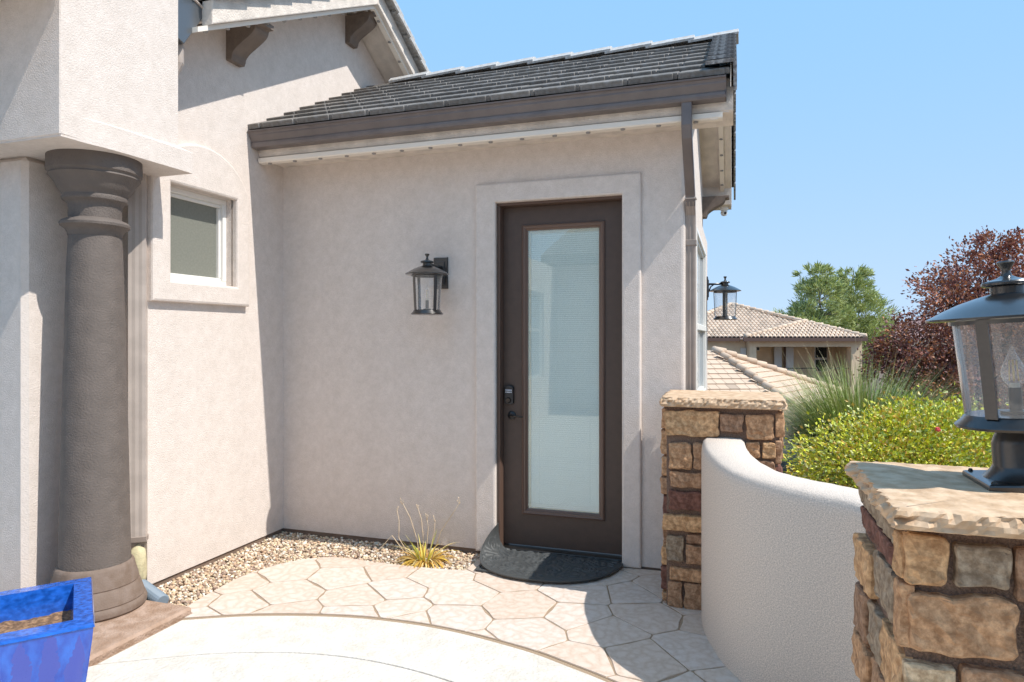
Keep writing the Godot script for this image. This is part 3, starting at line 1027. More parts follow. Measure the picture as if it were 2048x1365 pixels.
	strip_pucks(strip, pts)
	var co := obj("corbel", corbel_mesh(), M.corbel, h)
	co.position = Vector3(3.285, 2.88, -2.70)
	co.scale = Vector3(0.9, 0.8, 0.9)

	# ---------- main gable: rake boxes, strip, tiles
	st = ms()
	for side in 2:
		var za := 1.215 if side == 0 else -2.6
		var a := Vector2(-za, gable_y(za))
		var b := Vector2(-GABLE_Z, GABLE_Y)
		slab(st, PackedVector2Array([a, b, b + Vector2(0, 0.16), a + Vector2(0, 0.16)]), 0.29, 0.375, 0.008, SIDE)
		slab(st, PackedVector2Array([a + Vector2(0, 0.03), b + Vector2(0, 0.03), b + Vector2(0, 0.14), a + Vector2(0, 0.14)]), -0.02, 0.29, 0.0, SIDE)
	obj("rake_board", done(st), M.trim, h)
	st = ms()
	pts = []
	for side in 2:
		var za := 1.30 if side == 0 else -2.0
		var a := Vector2(-za, gable_y(za) - 0.002)
		var b := Vector2(-GABLE_Z, GABLE_Y - 0.002)
		slab(st, PackedVector2Array([a, b, b - Vector2(0, 0.034), a - Vector2(0, 0.034)]), 0.285, 0.335, 0.0, SIDE)
		var n := 11 if side == 0 else 5
		for i in n:
			var e := b.lerp(a, (i + 0.55) / n)
			pts.append(Vector3(0.31, e.y - 0.035, -e.x))
	strip = obj("light_strip", done(st), M.strip, h)
	strip_pucks(strip, pts)
	for e in [[0.525, 3.690], [-1.093, 4.490]]:
		co = obj("corbel", corbel_mesh(), M.corbel, h)
		co.position = Vector3(0.0, e[1], e[0])
		co.scale = Vector3(1.05, 1.0, 1.0)
	st = ms()
	var ga := Vector2(-1.30, gable_y(1.30) + 0.17)
	var gb := Vector2(-GABLE_Z, GABLE_Y + 0.17)
	var gc := Vector2(3.4, gable_y(-3.4) + 0.17)
	slab(st, PackedVector2Array([ga, gb, gb + Vector2(0, 0.05), ga + Vector2(0, 0.05)]), -5.0, 0.30, 0.0, SIDE)
	slab(st, PackedVector2Array([gb, gc, gc + Vector2(0, 0.05), gb + Vector2(0, 0.05)]), -5.0, 0.30, 0.0, SIDE)
	var main_roof := obj("roof", done(st), M.tiles[2], h)
	st = ms()
	slab(st, PackedVector2Array([Vector2(-0.16, 0.004), Vector2(-0.16, 0.026), Vector2(-0.012, 0.028), Vector2(0.012, 0.020), Vector2(0.020, 0.004), Vector2(0.020, -0.045), Vector2(0.0, -0.045), Vector2(-0.002, 0.004)]), 0.0, 0.37, 0.006, FRONT)
	rake = done(st)
	for side in 2:
		for i in 10:
			var k := 1.0 / sqrt(1.0 + 0.53 * 0.53)
			var up2 := Vector3(0, 0.53, -1) * k if side == 0 else Vector3(0, 0.53, 1) * k
			var n2 := Vector3(0, 1, 0.53) * k if side == 0 else Vector3(0, 1, -0.53) * k
			var start := 1.25 if side == 0 else -3.05
			var p := Vector3(0.405 if side == 0 else 0.44, gable_y(start) + 0.225, start) + up2 * 0.285 * i
			if (side == 0 and p.z < GABLE_Z) or (side == 1 and p.z > GABLE_Z): continue
			var bz := (up2 - n2 * 0.075).normalized()
			var b := Basis(Vector3(1, 0, 0), Vector3.ZERO, bz)
			b.y = bz.cross(b.x)
			if b.y.y < 0: b.y = -b.y
			var o := obj("rake_tile", rake, M.tile_sheen if side == 1 else M.tile_half_sheen, main_roof)  # right-hand rake paler, its sky glare is in the colour
			o.transform = Transform3D(b, p)
	# solar panel on the main roof
	var sp := thing("solar_panel", "dark blue solar panel with bright frame on the main roof edge", "solar panel", Vector3(-0.08, gable_y(0.95) + 0.31, 0.95))
	sp.rotation = Vector3(atan(0.53), 0, 0)
	obj("cell_sheet", boxes([[-1.6, -0.03, 0.0, 0.03, -0.5, 0.45]]), M.panel, sp)
	obj("frame", boxes([[-1.62, 0.0, -0.01, 0.036, 0.452, 0.485], [-0.03, 0.0, -0.01, 0.036, -0.5, 0.45], [-1.62, 0.0, -0.01, 0.036, -0.535, -0.502]]), M.alloy, sp)
	obj("foot", boxes([[-0.16, -0.10, -0.10, -0.01, 0.42, 0.46]]), M.alloy, sp)

func water(h: Node) -> void:
	# gutter along the wing's eave: K profile, open at the top
	var prof := PackedVector2Array()
	for e in [[0.316, 3.226], [0.316, 3.106], [0.395, 3.106], [0.400, 3.112], [0.404, 3.126], [0.404, 3.142], [0.398, 3.150], [0.402, 3.168], [0.418, 3.192], [0.430, 3.206], [0.434, 3.216], [0.446, 3.218], [0.448, 3.228], [0.428, 3.229], [0.426, 3.19], [0.394, 3.145], [0.390, 3.116], [0.322, 3.116], [0.322, 3.236]]:
		prof.append(Vector2(-e[0], e[1]))
	var st := ms()
	slab(st, prof, 0.006, 3.557, 0.0, SIDE)
	var endp := PackedVector2Array()
	for e in [[0.316, 3.236], [0.316, 3.106], [0.395, 3.106], [0.404, 3.126], [0.404, 3.142], [0.402, 3.168], [0.430, 3.206], [0.436, 3.226]]: endp.append(Vector2(-e[0], e[1]))
	for x in [0.0075, 3.552]: slab(st, endp, x, x + 0.003, 0.0, SIDE)
	obj("gutter", done(st), M.gutter, h)
	# downspout at the corner: outlet, slanting leg back to the wall, long leg
	st = ms()
	var sec := rounded(0.066, 0.050, 0.010, 2)
	sweep(st, sec, [Vector3(3.318, 3.108, 0.365), Vector3(3.318, 2.97, 0.365), Vector3(3.318, 2.90, 0.335), Vector3(3.320, 2.60, 0.040), Vector3(3.320, 2.53, -0.005)], Vector3(1, 0, 0))
	obj("downspout", done(st), M.gutter, h)
	st = ms()
	var rib := PackedVector2Array()
	for i in 6:
		var u := -0.031 + i * 0.0124
		rib.append(Vector2(u, -0.024 - (0.004 if i % 2 else 0.0)))
	for i in 6:
		var u := 0.031 - i * 0.0124
		rib.append(Vector2(u, 0.024 + (0.004 if i % 2 else 0.0)))
	sweep(st, rib, [Vector3(3.320, 2.56, 0.012), Vector3(3.320, 2.47, -0.048), Vector3(3.320, 2.40, -0.056), Vector3(3.320, 0.10, -0.056)], Vector3(1, 0, 0))
	obj("downspout", done(st), M.spout, h)
	obj("strap", boxes([[3.284, 3.358, 2.255, 2.295, -0.088, -0.024]], 0.003), M.spout, h)
	obj("strap", boxes([[3.282, 3.360, 2.562, 2.574, -0.02, 0.05]], 0.002), M.spout_pale, h)
	# gutter end of the main eave above the portico, and its downspout behind the column
	st = ms()
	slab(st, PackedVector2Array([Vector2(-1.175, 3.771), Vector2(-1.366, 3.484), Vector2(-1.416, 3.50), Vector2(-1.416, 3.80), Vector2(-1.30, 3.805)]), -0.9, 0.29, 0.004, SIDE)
	obj("gutter", done(st), M.gutter_sky_tint, h)
	st = ms()
	slab(st, PackedVector2Array([Vector2(-1.160, 3.773), Vector2(-1.180, 3.768), Vector2(-1.31, 3.805), Vector2(-1.30, 3.812)]), -0.9, 0.302, 0.002, SIDE)
	obj("gutter_lip", done(st), M.spout_pale, h)
	st = ms()
	var rib2 := PackedVector2Array()
	for q in rib: rib2.append(Vector2(q.x * 1.6, signf(q.y) * (0.030 + (absf(q.y) - 0.024) * 0.5)))
	sweep(st, rib2, [Vector3(0.20, 3.50, 1.352), Vector3(0.20, 3.38, 1.352), Vector3(0.15, 3.28, 1.365), Vector3(0.02, 2.98, 1.40), Vector3(-0.02, 2.86, 1.43), Vector3(-0.02, 0.34, 1.43)], Vector3(0.8, 0, -0.6))
	obj("downspout", done(st), M.spout_pale, h)
	st = ms()
	var sp := Transform3D(Basis(Vector3.UP, 0.6435), Vector3(-0.02, 0, 1.43))
	box(st, Vector3(-0.055, 0.315, -0.036), Vector3(0.055, 0.352, 0.036), 0.003, sp)
	obj("strap", done(st), M.spout, h)

func column() -> void:
	var c := thing("column", "round brown stucco column with moulded capital under the portico beam", "column", Vector3(0.036, 0.0, 1.778))
	obj("capital", lathed([Vector2(0, 2.664), Vector2(0.243, 2.664), Vector2(0.245, 2.60), Vector2(0.244, 2.578), Vector2(0.236, 2.572), Vector2(0.232, 2.563), Vector2(0.236, 2.553), Vector2(0.222, 2.538), Vector2(0.205, 2.515), Vector2(0.194, 2.487), Vector2(0.182, 2.466), Vector2(0.170, 2.455), Vector2(0.166, 2.443), Vector2(0.170, 2.430), Vector2(0.166, 2.416), Vector2(0.150, 2.406), Vector2(0.139, 2.392), Vector2(0.136, 2.37), Vector2(0.136, 2.312), Vector2(0.150, 2.306), Vector2(0.172, 2.296), Vector2(0.181, 2.282), Vector2(0.179, 2.268), Vector2(0.160, 2.255), Vector2(0.148, 2.243), Vector2(0.142, 2.228), Vector2(0.138, 2.21)], 56), M.column, c)
	var sh := []
	for i in 25:
		var t := i / 24.0
		sh.append(Vector2(lerpf(0.136, 0.1845, pow(t, 0.75)), lerpf(2.212, 0.30, t)))
	obj("shaft", lathed(sh, 56), M.column, c)
	obj("base", lathed([Vector2(0.186, 0.306), Vector2(0.196, 0.300), Vector2(0.203, 0.285), Vector2(0.207, 0.262), Vector2(0.221, 0.215), Vector2(0.226, 0.190), Vector2(0.223, 0.183), Vector2(0.232, 0.172), Vector2(0.246, 0.13), Vector2(0.256, 0.098), Vector2(0.253, 0.092), Vector2(0.263, 0.084), Vector2(0.270, 0.066), Vector2(0.268, 0.046), Vector2(0.258, 0.036), Vector2(0.0, 0.036)], 56), M.plinth_dark if M.has("plinth_dark") else M.column, c)
	var st := ms()
	box(st, Vector3(-0.42, -0.04, -0.19), Vector3(0.536, 0.034, 0.62), 0.014)
	obj("plinth", done(st), M.plinth, c)

func courtyard() -> void:
	# the wing across the court behind the camera: the door's glass mirrors it
	var o := thing("house_wing", "stucco house wing across the court, mirrored in the door glass", "house")
	obj("wall", boxes([[-0.1, 9.0, -0.1, 3.2, 9.2, 9.5], [-0.35, -0.05, -0.1, 3.1, 3.2, 6.6], [-0.35, -0.05, -0.1, 0.8, 6.6, 8.1], [-0.35, -0.05, 2.5, 3.1, 6.6, 8.1], [-0.35, -0.05, -0.1, 3.1, 8.1, 9.19]]), M.stucco, o)
	var st := ms()
	slab(st, PackedVector2Array([Vector2(-8.75, 3.15), Vector2(-9.5, 3.15), Vector2(-12.5, 4.6), Vector2(-12.5, 4.7), Vector2(-8.75, 3.35)]), -0.3, 9.2, 0.0, SIDE)
	obj("roof", done(st), M.tiles[1], o)
	window_part(o, Transform3D(SIDE.basis, Vector3(-0.09, 0.8, 8.1)), 1.5, 1.7, M.window_glass, 0.95)

# ---------------------------------------------------------------- stonework
func stone_mesh(w: float, h: float, d: float, sd: int) -> ArrayMesh:
	var r := RandomNumberGenerator.new()
	r.seed = sd
	var st := ms()
	var rr := minf(w, h) * r.randf_range(0.07, 0.16)
	var o := rounded(w, h, rr, 2)
	# extra points along the sides, then an uneven outline
	var p := PackedVector2Array()
	for i in o.size():
		var a := o[i]
		var b := o[(i + 1) % o.size()]
		p.append(a)
		var cuts := int(a.distance_to(b) / 0.022)
		for k in cuts: p.append(a.lerp(b, (k + 1.0) / (cuts + 1.0)))
	var n := p.size()
	for i in n:
		var k := fn.get_noise_2d(p[i].x * 900 + sd * 37, p[i].y * 900)
		p[i] = p[i] * (1.0 + 0.0) + p[i].normalized() * k * minf(w, h) * 0.13
	var rings := []
	for e in [[0.0, -0.01], [0.0, d * 0.78], [0.003, d * 0.95], [0.009, d]]:
		var ring := []
		for i in n:
			var q: Vector2 = p[i] - Vector2(signf(p[i].x), signf(p[i].y)) * Vector2(smoothstep(0.5, 1.0, absf(p[i].x) / (w * 0.5)), smoothstep(0.5, 1.0, absf(p[i].y) / (h * 0.5))) * e[0]
			ring.append(Vector3(q.x, q.y, e[1] + (chip(q, sd) if e[1] > d * 0.6 else 0.0)))
		rings.append(ring)
	for k in rings.size() - 1:
		for i in n:
			var j := (i + 1) % n
			quad(st, rings[k][i], rings[k][j], rings[k + 1][j], rings[k + 1][i])
	# the face: scattered points, joined as flat chips
	var edge := PackedVector2Array()
	for v in rings[3]: edge.append(Vector2(v.x, v.y))
	var pts := edge.duplicate()
	var cell := 0.019
	var gx := int(w / cell)
	var gy := int(h / cell)
	for i in gx:
		for k in gy:
			var q := Vector2((i + 0.5) * w / gx - w * 0.5, (k + 0.5) * h / gy - h * 0.5) + Vector2(r.randf_range(-1, 1), r.randf_range(-1, 1)) * cell * 0.42
			if Geometry2D.is_point_in_polygon(q * 1.12, edge): pts.append(q)
	var t := Geometry2D.triangulate_delaunay(pts)
	for k in range(0, t.size(), 3):
		var a := pts[t[k]]
		var b := pts[t[k + 1]]
		var c := pts[t[k + 2]]
		if not Geometry2D.is_point_in_polygon((a + b + c) / 3.0, edge): continue
		if (b - a).cross(c - a) < 0:
			var x := b
			b = c
			c = x
		tri(st, Vector3(a.x, a.y, d + chip(a, sd)), Vector3(b.x, b.y, d + chip(b, sd)), Vector3(c.x, c.y, d + chip(c, sd)))
	return done(st)

func chip(q: Vector2, sd: int) -> float:
	return fn.get_noise_2d(q.x * 1300 + sd * 91, q.y * 1300) * 0.009 + fn.get_noise_2d(q.x * 4500 + sd * 13, q.y * 4500) * 0.0062

func put_stone(parent: Node, xf: Transform3D, e: Array, d: float, sd: int, tone: int) -> void:
	# e = [u0, u1, v0, v1] on the face
	var o := obj("stone", stone_mesh(e[1] - e[0], e[3] - e[2], d, sd), M.stones[tone], parent)
	o.transform = xf * Transform3D(Basis(), Vector3((e[0] + e[1]) * 0.5, (e[2] + e[3]) * 0.5, 0))

func course_face(parent: Node, xf: Transform3D, u0: float, u1: float, v0: float, v1: float, sd: int) -> void:
	var r := RandomNumberGenerator.new()
	r.seed = sd
	var v := v1
	while v > v0 + 0.05:
		var h := minf(r.randf_range(0.085, 0.16), v - v0)
		var u := u0
		while u < u1 - 0.05:
			var w := minf(r.randf_range(0.10, 0.26), u1 - u)
			if u1 - u - w < 0.07: w = u1 - u
			put_stone(parent, xf, [u + 0.007, u + w - 0.007, v - h + 0.007, v - 0.007], r.randf_range(0.02, 0.04), r.randi() % 9999, [0, 1, 2, 0, 5, 4, 3, 5][r.randi() % 8])
			u += w
		v -= h

func cap_mesh(x0: float, x1: float, z0: float, z1: float, y0: float, y1: float) -> ArrayMesh:
	# a slab with rock-faced edges
	var st := ms()
	var pts := []
	var step := 0.012
	var nx := int((x1 - x0) / step)
	var nz := int((z1 - z0) / step)
	for i in nx: pts.append([Vector2(lerpf(x0, x1, float(i) / nx), z1), Vector2(0, 1)])
	for i in nz: pts.append([Vector2(x1, lerpf(z1, z0, float(i) / nz)), Vector2(1, 0)])
	for i in nx: pts.append([Vector2(lerpf(x1, x0, float(i) / nx), z0), Vector2(0, -1)])
	for i in nz: pts.append([Vector2(x0, lerpf(z0, z1, float(i) / nz)), Vector2(-1, 0)])
	var n := pts.size()
	var t := y1 - y0
	var lv := [[0.0, -0.008, 0.3], [0.10, 0.0, 0.7], [0.30, 0.003, 1.1], [0.52, 0.002, 1.3], [0.74, -0.002, 1.4], [0.93, -0.006, 1.2], [1.0, -0.012, 0.9], [1.0, -0.03, 0.1]]
	var rings := []
	for k in lv.size():
		var ring := []
		for i in n:
			var p: Vector2 = pts[i][0]
			var nn: Vector2 = pts[i][1]
			var m: float = fn.get_noise_3d(p.x * 4200, p.y * 4200, k * 190) * 0.018 + fn.get_noise_3d(p.x * 700, p.y * 700, k * 60) * 0.014
			var q: Vector2 = p + nn * (lv[k][1] + m * lv[k][2])
			# neighbouring sides meet on the corner
			if nn.x == 0.0: q.x = clampf(p.x, x0 - lv[k][1], x1 + lv[k][1])
			else: q.y = clampf(p.y, z0 - lv[k][1], z1 + lv[k][1])
			var yy: float = y0 + t * lv[k][0]
			if k == 6: yy -= 0.001 + absf(m) * 0.2
			ring.append(Vector3(q.x, yy, q.y))
		rings.append(ring)
	for k in lv.size() - 1:
		for i in n:
			var j := (i + 1) % n
			quad(st, rings[k][i], rings[k][j], rings[k + 1][j], rings[k + 1][i])
	# top: a shallow grid so that it is not dead flat
	st.set_smooth_group(3)
	var last: Array = rings[lv.size() - 1]
	var c := Vector3((x0 + x1) * 0.5, y1 + 0.001, (z0 + z1) * 0.5)
	for i in n: tri(st, last[i], last[(i + 1) % n], c)
	var lo: Array = rings[0]
	c.y = y0
	st.set_smooth_group(4)
	for i in n: tri(st, lo[(i + 1) % n], lo[i], c)
	return done(st)

func pillars() -> void:
	# pillar by the house corner
	var p := thing("stone_pillar", "stone veneer pillar with sandstone cap touching the house corner", "pillar", Vector3.ZERO)
	obj("core", boxes([[3.215, 3.842, -0.08, 1.213, 0.04, 0.60]]), M.mortar, p)
	obj("cap", cap_mesh(3.185, 3.885, 0.042, 0.655, 1.206, 1.264), M.cap, p)
	var f := Transform3D(Basis(), Vector3(0, 0, 0.60))
	var list := [[3.203, 3.514, 1.032, 1.182, 1], [3.526, 3.653, 1.066, 1.168, 2], [3.668, 3.816, 1.029, 1.170, 0], [3.231, 3.361, 0.832, 0.985, 0], [3.373, 3.445, 0.836, 0.992, 5], [3.238, 3.44, 0.724, 0.813, 5], [3.233, 3.435, 0.586, 0.700, 3], [3.197, 3.425, 0.462, 0.556, 1], [3.217, 3.315, 0.277, 0.432, 4], [3.333, 3.43, 0.392, 0.446, 2], [3.330, 3.43, 0.267, 0.383, 5], [3.235, 3.432, 0.163, 0.241, 0], [3.222, 3.309, 0.005, 0.152, 5], [3.320, 3.43, 0.004, 0.150, 5], [3.662, 3.744, 0.925, 1.014, 0], [3.759, 3.830, 0.925, 1.014, 1], [3.66, 3.83, 0.79, 0.91, 2], [3.66, 3.75, 0.65, 0.78, 0], [3.765, 3.83, 0.62, 0.78, 5], [3.66, 3.83, 0.5, 0.61, 1], [3.66, 3.83, 0.38, 0.49, 5], [3.66, 3.83, 0.2, 0.37, 0], [3.66, 3.83, 0.02, 0.19, 2]]
	var k := 100
	for e in list:
		put_stone(p, f, e, 0.028 if e[0] > 3.2 else 0.036, k, e[4])
		k += 1
	course_face(p, Transform3D(Basis(Vector3(0, 0, 1), Vector3.UP, Vector3(-1, 0, 0)), Vector3(3.217, 0, 0)), 0.05, 0.60, 0.01, 1.19, 5)
	course_face(p, Transform3D(Basis(Vector3(0, 0, -1), Vector3.UP, Vector3(1, 0, 0)), Vector3(3.84, 0, 0)), -0.62, -0.05, 0.01, 1.19, 6)
	# pillar at the end of the curved wall
	p = thing("stone_pillar", "stone veneer pillar with sandstone cap carrying the post lantern", "pillar", Vector3.ZERO)
	obj("core", boxes([[3.962, 4.56, -0.08, 1.224, 2.60, 3.075]]), M.mortar, p)
	obj("cap", cap_mesh(3.925, 4.62, 2.545, 3.148, 1.217, 1.262), M.cap, p)
	f = Transform3D(Basis(), Vector3(0, 0, 3.075))
	list = [[3.955, 4.039, 1.090, 1.196, 1], [4.048, 4.151, 1.094, 1.184, 4], [4.160, 4.262, 1.072, 1.188, 2], [3.961, 4.166, 0.945, 1.074, 0], [3.955, 4.052, 0.868, 0.918, 6], [4.065, 4.178, 0.850, 0.925, 5], [4.178, 4.29, 0.945, 1.058, 5], [4.275, 4.42, 1.075, 1.19, 0], [4.30, 4.45, 0.94, 1.06, 1], [4.43, 4.56, 1.07, 1.19, 5], [4.46, 4.56, 0.93, 1.06, 4], [4.19, 4.35, 0.83, 0.93, 0], [4.36, 4.55, 0.83, 0.92, 3]]  # the palest stone has its sunlit top painted into its tone
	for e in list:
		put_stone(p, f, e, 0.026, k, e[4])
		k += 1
	course_face(p, f, 3.96, 4.56, 0.01, 0.83, 9)
	# its left side, u = z
	f = Transform3D(Basis(Vector3(0, 0, 1), Vector3.UP, Vector3(-1, 0, 0)), Vector3(3.966, 0, 0))
	list = [[2.60, 3.04, 1.152, 1.20, 4], [2.62, 3.02, 1.092, 1.146, 3], [3.035, 3.085, 1.095, 1.195, 1], [2.575, 2.79, 0.935, 1.060, 1], [2.80, 3.02, 0.965, 1.082, 4], [3.025, 3.09, 0.945, 1.085, 0], [2.575, 2.72, 0.79, 0.92, 2], [2.73, 2.88, 0.80, 0.925, 4], [2.89, 3.085, 0.80, 0.935, 1], [2.55, 2.75, 0.66, 0.775, 0], [2.76, 2.92, 0.67, 0.785, 5], [2.93, 3.085, 0.66, 0.785, 2]]
	for e in list:
		put_stone(p, f, e, 0.030 if e[0] < 2.58 else 0.020, k, e[4])
		k += 1
	course_face(p, f, 2.60, 3.08, 0.01, 0.65, 12)
	course_face(p, Transform3D(Basis(Vector3(0, 0, -1), Vector3.UP, Vector3(1, 0, 0)), Vector3(4.558, 0, 0)), -3.075, -2.6, 0.01, 1.2, 13)

func garden_wall() -> void:
	var line := smooth_line(WALL_CURVE, 5)
	var far := shifted(line, -0.25)
	var st := ms(true)
	var n := line.size()
	var rings := []
	for i in n:
		var a := Vector2(line[i][0], line[i][1])
		var b := Vector2(far[i][0], far[i][1])
		var s := float(i) / (n - 1)
		var top := 0.975 + 0.055 * (1.0 - smoothstep(0.0, 0.42, s))
		var ring := []
		for e in [[0.0, -0.06], [0.0, top - 0.075], [0.012, top - 0.045], [0.045, top - 0.018], [0.12, top - 0.002], [0.5, top], [0.88, top - 0.002], [0.955, top - 0.018], [0.988, top - 0.045], [1.0, top - 0.075], [1.0, -0.06]]:
			var q := a.lerp(b, e[0])
			var yy: float = e[1]
			if yy > 0.5: yy += fn.get_noise_2d(i * 30, e[0] * 90) * 0.004
			ring.append(Vector3(q.x, yy, q.y))
		rings.append(ring)
	for i in n - 1:
		for k in 10: quad(st, rings[i][k], rings[i + 1][k], rings[i + 1][k + 1], rings[i][k + 1])
	var o := obj("garden_wall", done(st), M.stucco_wall)
	tag(o, "low curved stucco garden wall sweeping between the two stone pillars", "wall")

# ---------------------------------------------------------------- lanterns
func lantern_head(t: Node, sr: float, sy: float, straps: float) -> void:
	# origin on the axis at the foot of the base ring; about 0.45 m tall at scale 1
	var P := func(list: Array) -> Array:
		var o := []
		for e in list: o.append(Vector2(e[0] * sr, e[1] * sy))
		return o
	obj("base_ring", lathed(P.call([[0, 0.034], [0.096, 0.034], [0.100, 0.030], [0.104, 0.022], [0.116, 0.010], [0.1185, 0.006], [0.117, 0.0], [0.105, -0.003], [0, -0.003]]), 48), M.lamp, t)
	var st := ms(true)
	var gl := []
	for i in 17: gl.append(Vector2(lerpf(0.110, 0.097, i / 16.0) * sr, lerpf(0.286, 0.034, i / 16.0) * sy))
	lathe(st, gl, 64, Vector3.ZERO, 0.012)
	obj("glass", done(st), M.lamp_glass, t)
	for i in 4:
		var a := straps + i * PI / 2
		var d := Vector3(cos(a), 0, sin(a))
		var s := Vector3(-sin(a), 0, cos(a))
		st = ms()
		var lo := d * 0.0995 * sr + Vector3(0, 0.030 * sy, 0)
		var hi := d * 0.1125 * sr + Vector3(0, 0.288 * sy, 0)
		var w := 0.0125 * sr
		var k := 0.004
		quad(st, lo + s * w + d * k, lo - s * w + d * k, hi - s * w + d * k, hi + s * w + d * k)
		quad(st, lo - s * w, lo + s * w, hi + s * w, hi - s * w)
		quad(st, lo - s * w + d * k, lo - s * w, hi - s * w, hi - s * w + d * k)
		quad(st, lo + s * w, lo + s * w + d * k, hi + s * w + d * k, hi + s * w)
		obj("strap", done(st), M.lamp, t)
	obj("roof", lathed(P.call([[0.030, 0.362], [0.034, 0.3605], [0.060, 0.352], [0.095, 0.338], [0.128, 0.320], [0.150, 0.306], [0.1605, 0.300], [0.1605, 0.295], [0.152, 0.292], [0.117, 0.291], [0.116, 0.281], [0.109, 0.281], [0.108, 0.293], [0.0, 0.30]]), 56), M.lamp, t)
	obj("collar", lathed(P.call([[0, 0.410], [0.012, 0.408], [0.020, 0.402], [0.034, 0.397], [0.046, 0.394], [0.0485, 0.390], [0.0485, 0.384], [0.044, 0.380], [0.0325, 0.379], [0.0325, 0.355], [0.0, 0.355]]), 40), M.lamp, t)
	obj("finial", lathed(P.call([[0, 0.450], [0.014, 0.449], [0.0175, 0.445], [0.016, 0.440], [0.0095, 0.428], [0.008, 0.420], [0.011, 0.408], [0, 0.406]]), 28), M.lamp, t)
	# candle and clear bulb
	obj("candle", lathed(P.call([[0, 0.105], [0.0125, 0.105], [0.0125, 0.045], [0.03, 0.042], [0.03, 0.034], [0, 0.034]]), 20), M.bronze, t)

func lantern_bulb(t: Node, sr: float, sy: float) -> void:
	var pr := []
	for e in [[0.0, 0.222], [0.003, 0.215], [0.007, 0.20], [0.013, 0.183], [0.0195, 0.165], [0.0235, 0.150], [0.0235, 0.137], [0.019, 0.122], [0.0125, 0.113], [0.0115, 0.106]]: pr.append(Vector2(e[0] * sr, e[1] * sy))
	obj("bulb", lathed(pr, 24), M.bulb, t)
	obj("bulb_collar", lathed([Vector2(0, 0.116 * sy), Vector2(0.0095 * sr, 0.116 * sy), Vector2(0.0095 * sr, 0.105 * sy), Vector2(0, 0.105 * sy)], 16), M.ivory, t)
	var st := ms(true)
	for i in 4:
		var a := i * PI / 2 + 0.4
		var d := Vector3(cos(a), 0, sin(a))
		tube(st, [d * 0.0085 * sr + Vector3(0, 0.122 * sy, 0), d * 0.0065 * sr + Vector3(0, 0.180 * sy, 0)], [0.0016], 6)
	obj("filament", done(st), M.filament, t)

func lanterns() -> void:
	# lantern beside the door, arm straight out from the plate
	for e in [[Vector3(1.452, 1.788, 0.25), 0.0, 0.25, "black wall lantern with clear seeded glass on the stucco beside the door", 0.55], [Vector3(3.515, 1.80, -2.55), PI / 2, 0.183, "black wall lantern on the gable side of the wing near its light-coloured window", 0.1]]:
		var t := thing("wall_lantern", e[3], "lantern", e[0], e[1], "wall lanterns")
		lantern_head(t, 1.0, 1.0, e[4])
		lantern_bulb(t, 1.0, 1.0)
		var d: float = e[2]
		var st := ms()
		slab(st, rect(-0.06, 0.06, 0.205, 0.448), -d, -d + 0.014, 0.006, FRONT)
		slab(st, rect(-0.038, 0.038, 0.235, 0.418), -d + 0.012, -d + 0.022, 0.006, FRONT)
		obj("back_plate", done(st), M.lamp, t)
		st = ms(true)
		tube(st, [Vector3(0, 0.372, -0.03), Vector3(0, 0.372, -d + 0.03), Vector3(0, 0.368, -d + 0.015)], [0.011, 0.011, 0.016], 12)
		tube(st, [Vector3(0, 0.366, -d + 0.07), Vector3(0, 0.345, -d + 0.04), Vector3(0, 0.29, -d + 0.018)], [0.006, 0.007, 0.007], 10)
		obj("arm", done(st), M.lamp, t)
	# post lantern on the pillar, leaning a little
	var t := thing("post_lantern", "large black post lantern with clear bulb on the sandstone pillar cap", "lantern", Vector3(4.272, 1.262, 2.80))
	t.rotation = Vector3(0, 0, deg_to_rad(3.6))
	var st := ms()
	slab(st, rect(-0.098, 0.098, -0.098, 0.098), -0.012, 0.021, 0.006, PLAN)
	obj("foot_plate", done(st), M.lamp, t)
	obj("stem", lathed([Vector2(0, 0.145), Vector2(0.040, 0.145), Vector2(0.042, 0.138), Vector2(0.052, 0.118), Vector2(0.056, 0.105), Vector2(0.056, 0.052), Vector2(0.058, 0.048), Vector2(0.062, 0.040), Vector2(0.074, 0.026), Vector2(0.082, 0.019), Vector2(0, 0.019)], 40), M.lamp, t)
	st = ms(true)
	for q in [[-0.083, -0.083], [-0.083, 0.083], [0.083, 0.083], [0.083, -0.083]]:
		lathe(st, [Vector2(0, 0.028), Vector2(0.004, 0.027), Vector2(0.0065, 0.021)], 10, Vector3(q[0], 0, q[1]))
	obj("screw", done(st), M.bronze, t)
	var sub := Node3D.new()
	sub.name = "lantern_head"
	t.add_child(sub)
	sub.position = Vector3(0, 0.146, 0)
	lantern_head(sub, 1.10, 0.905, 2.33)
	lantern_bulb(sub, 1.10, 0.905)

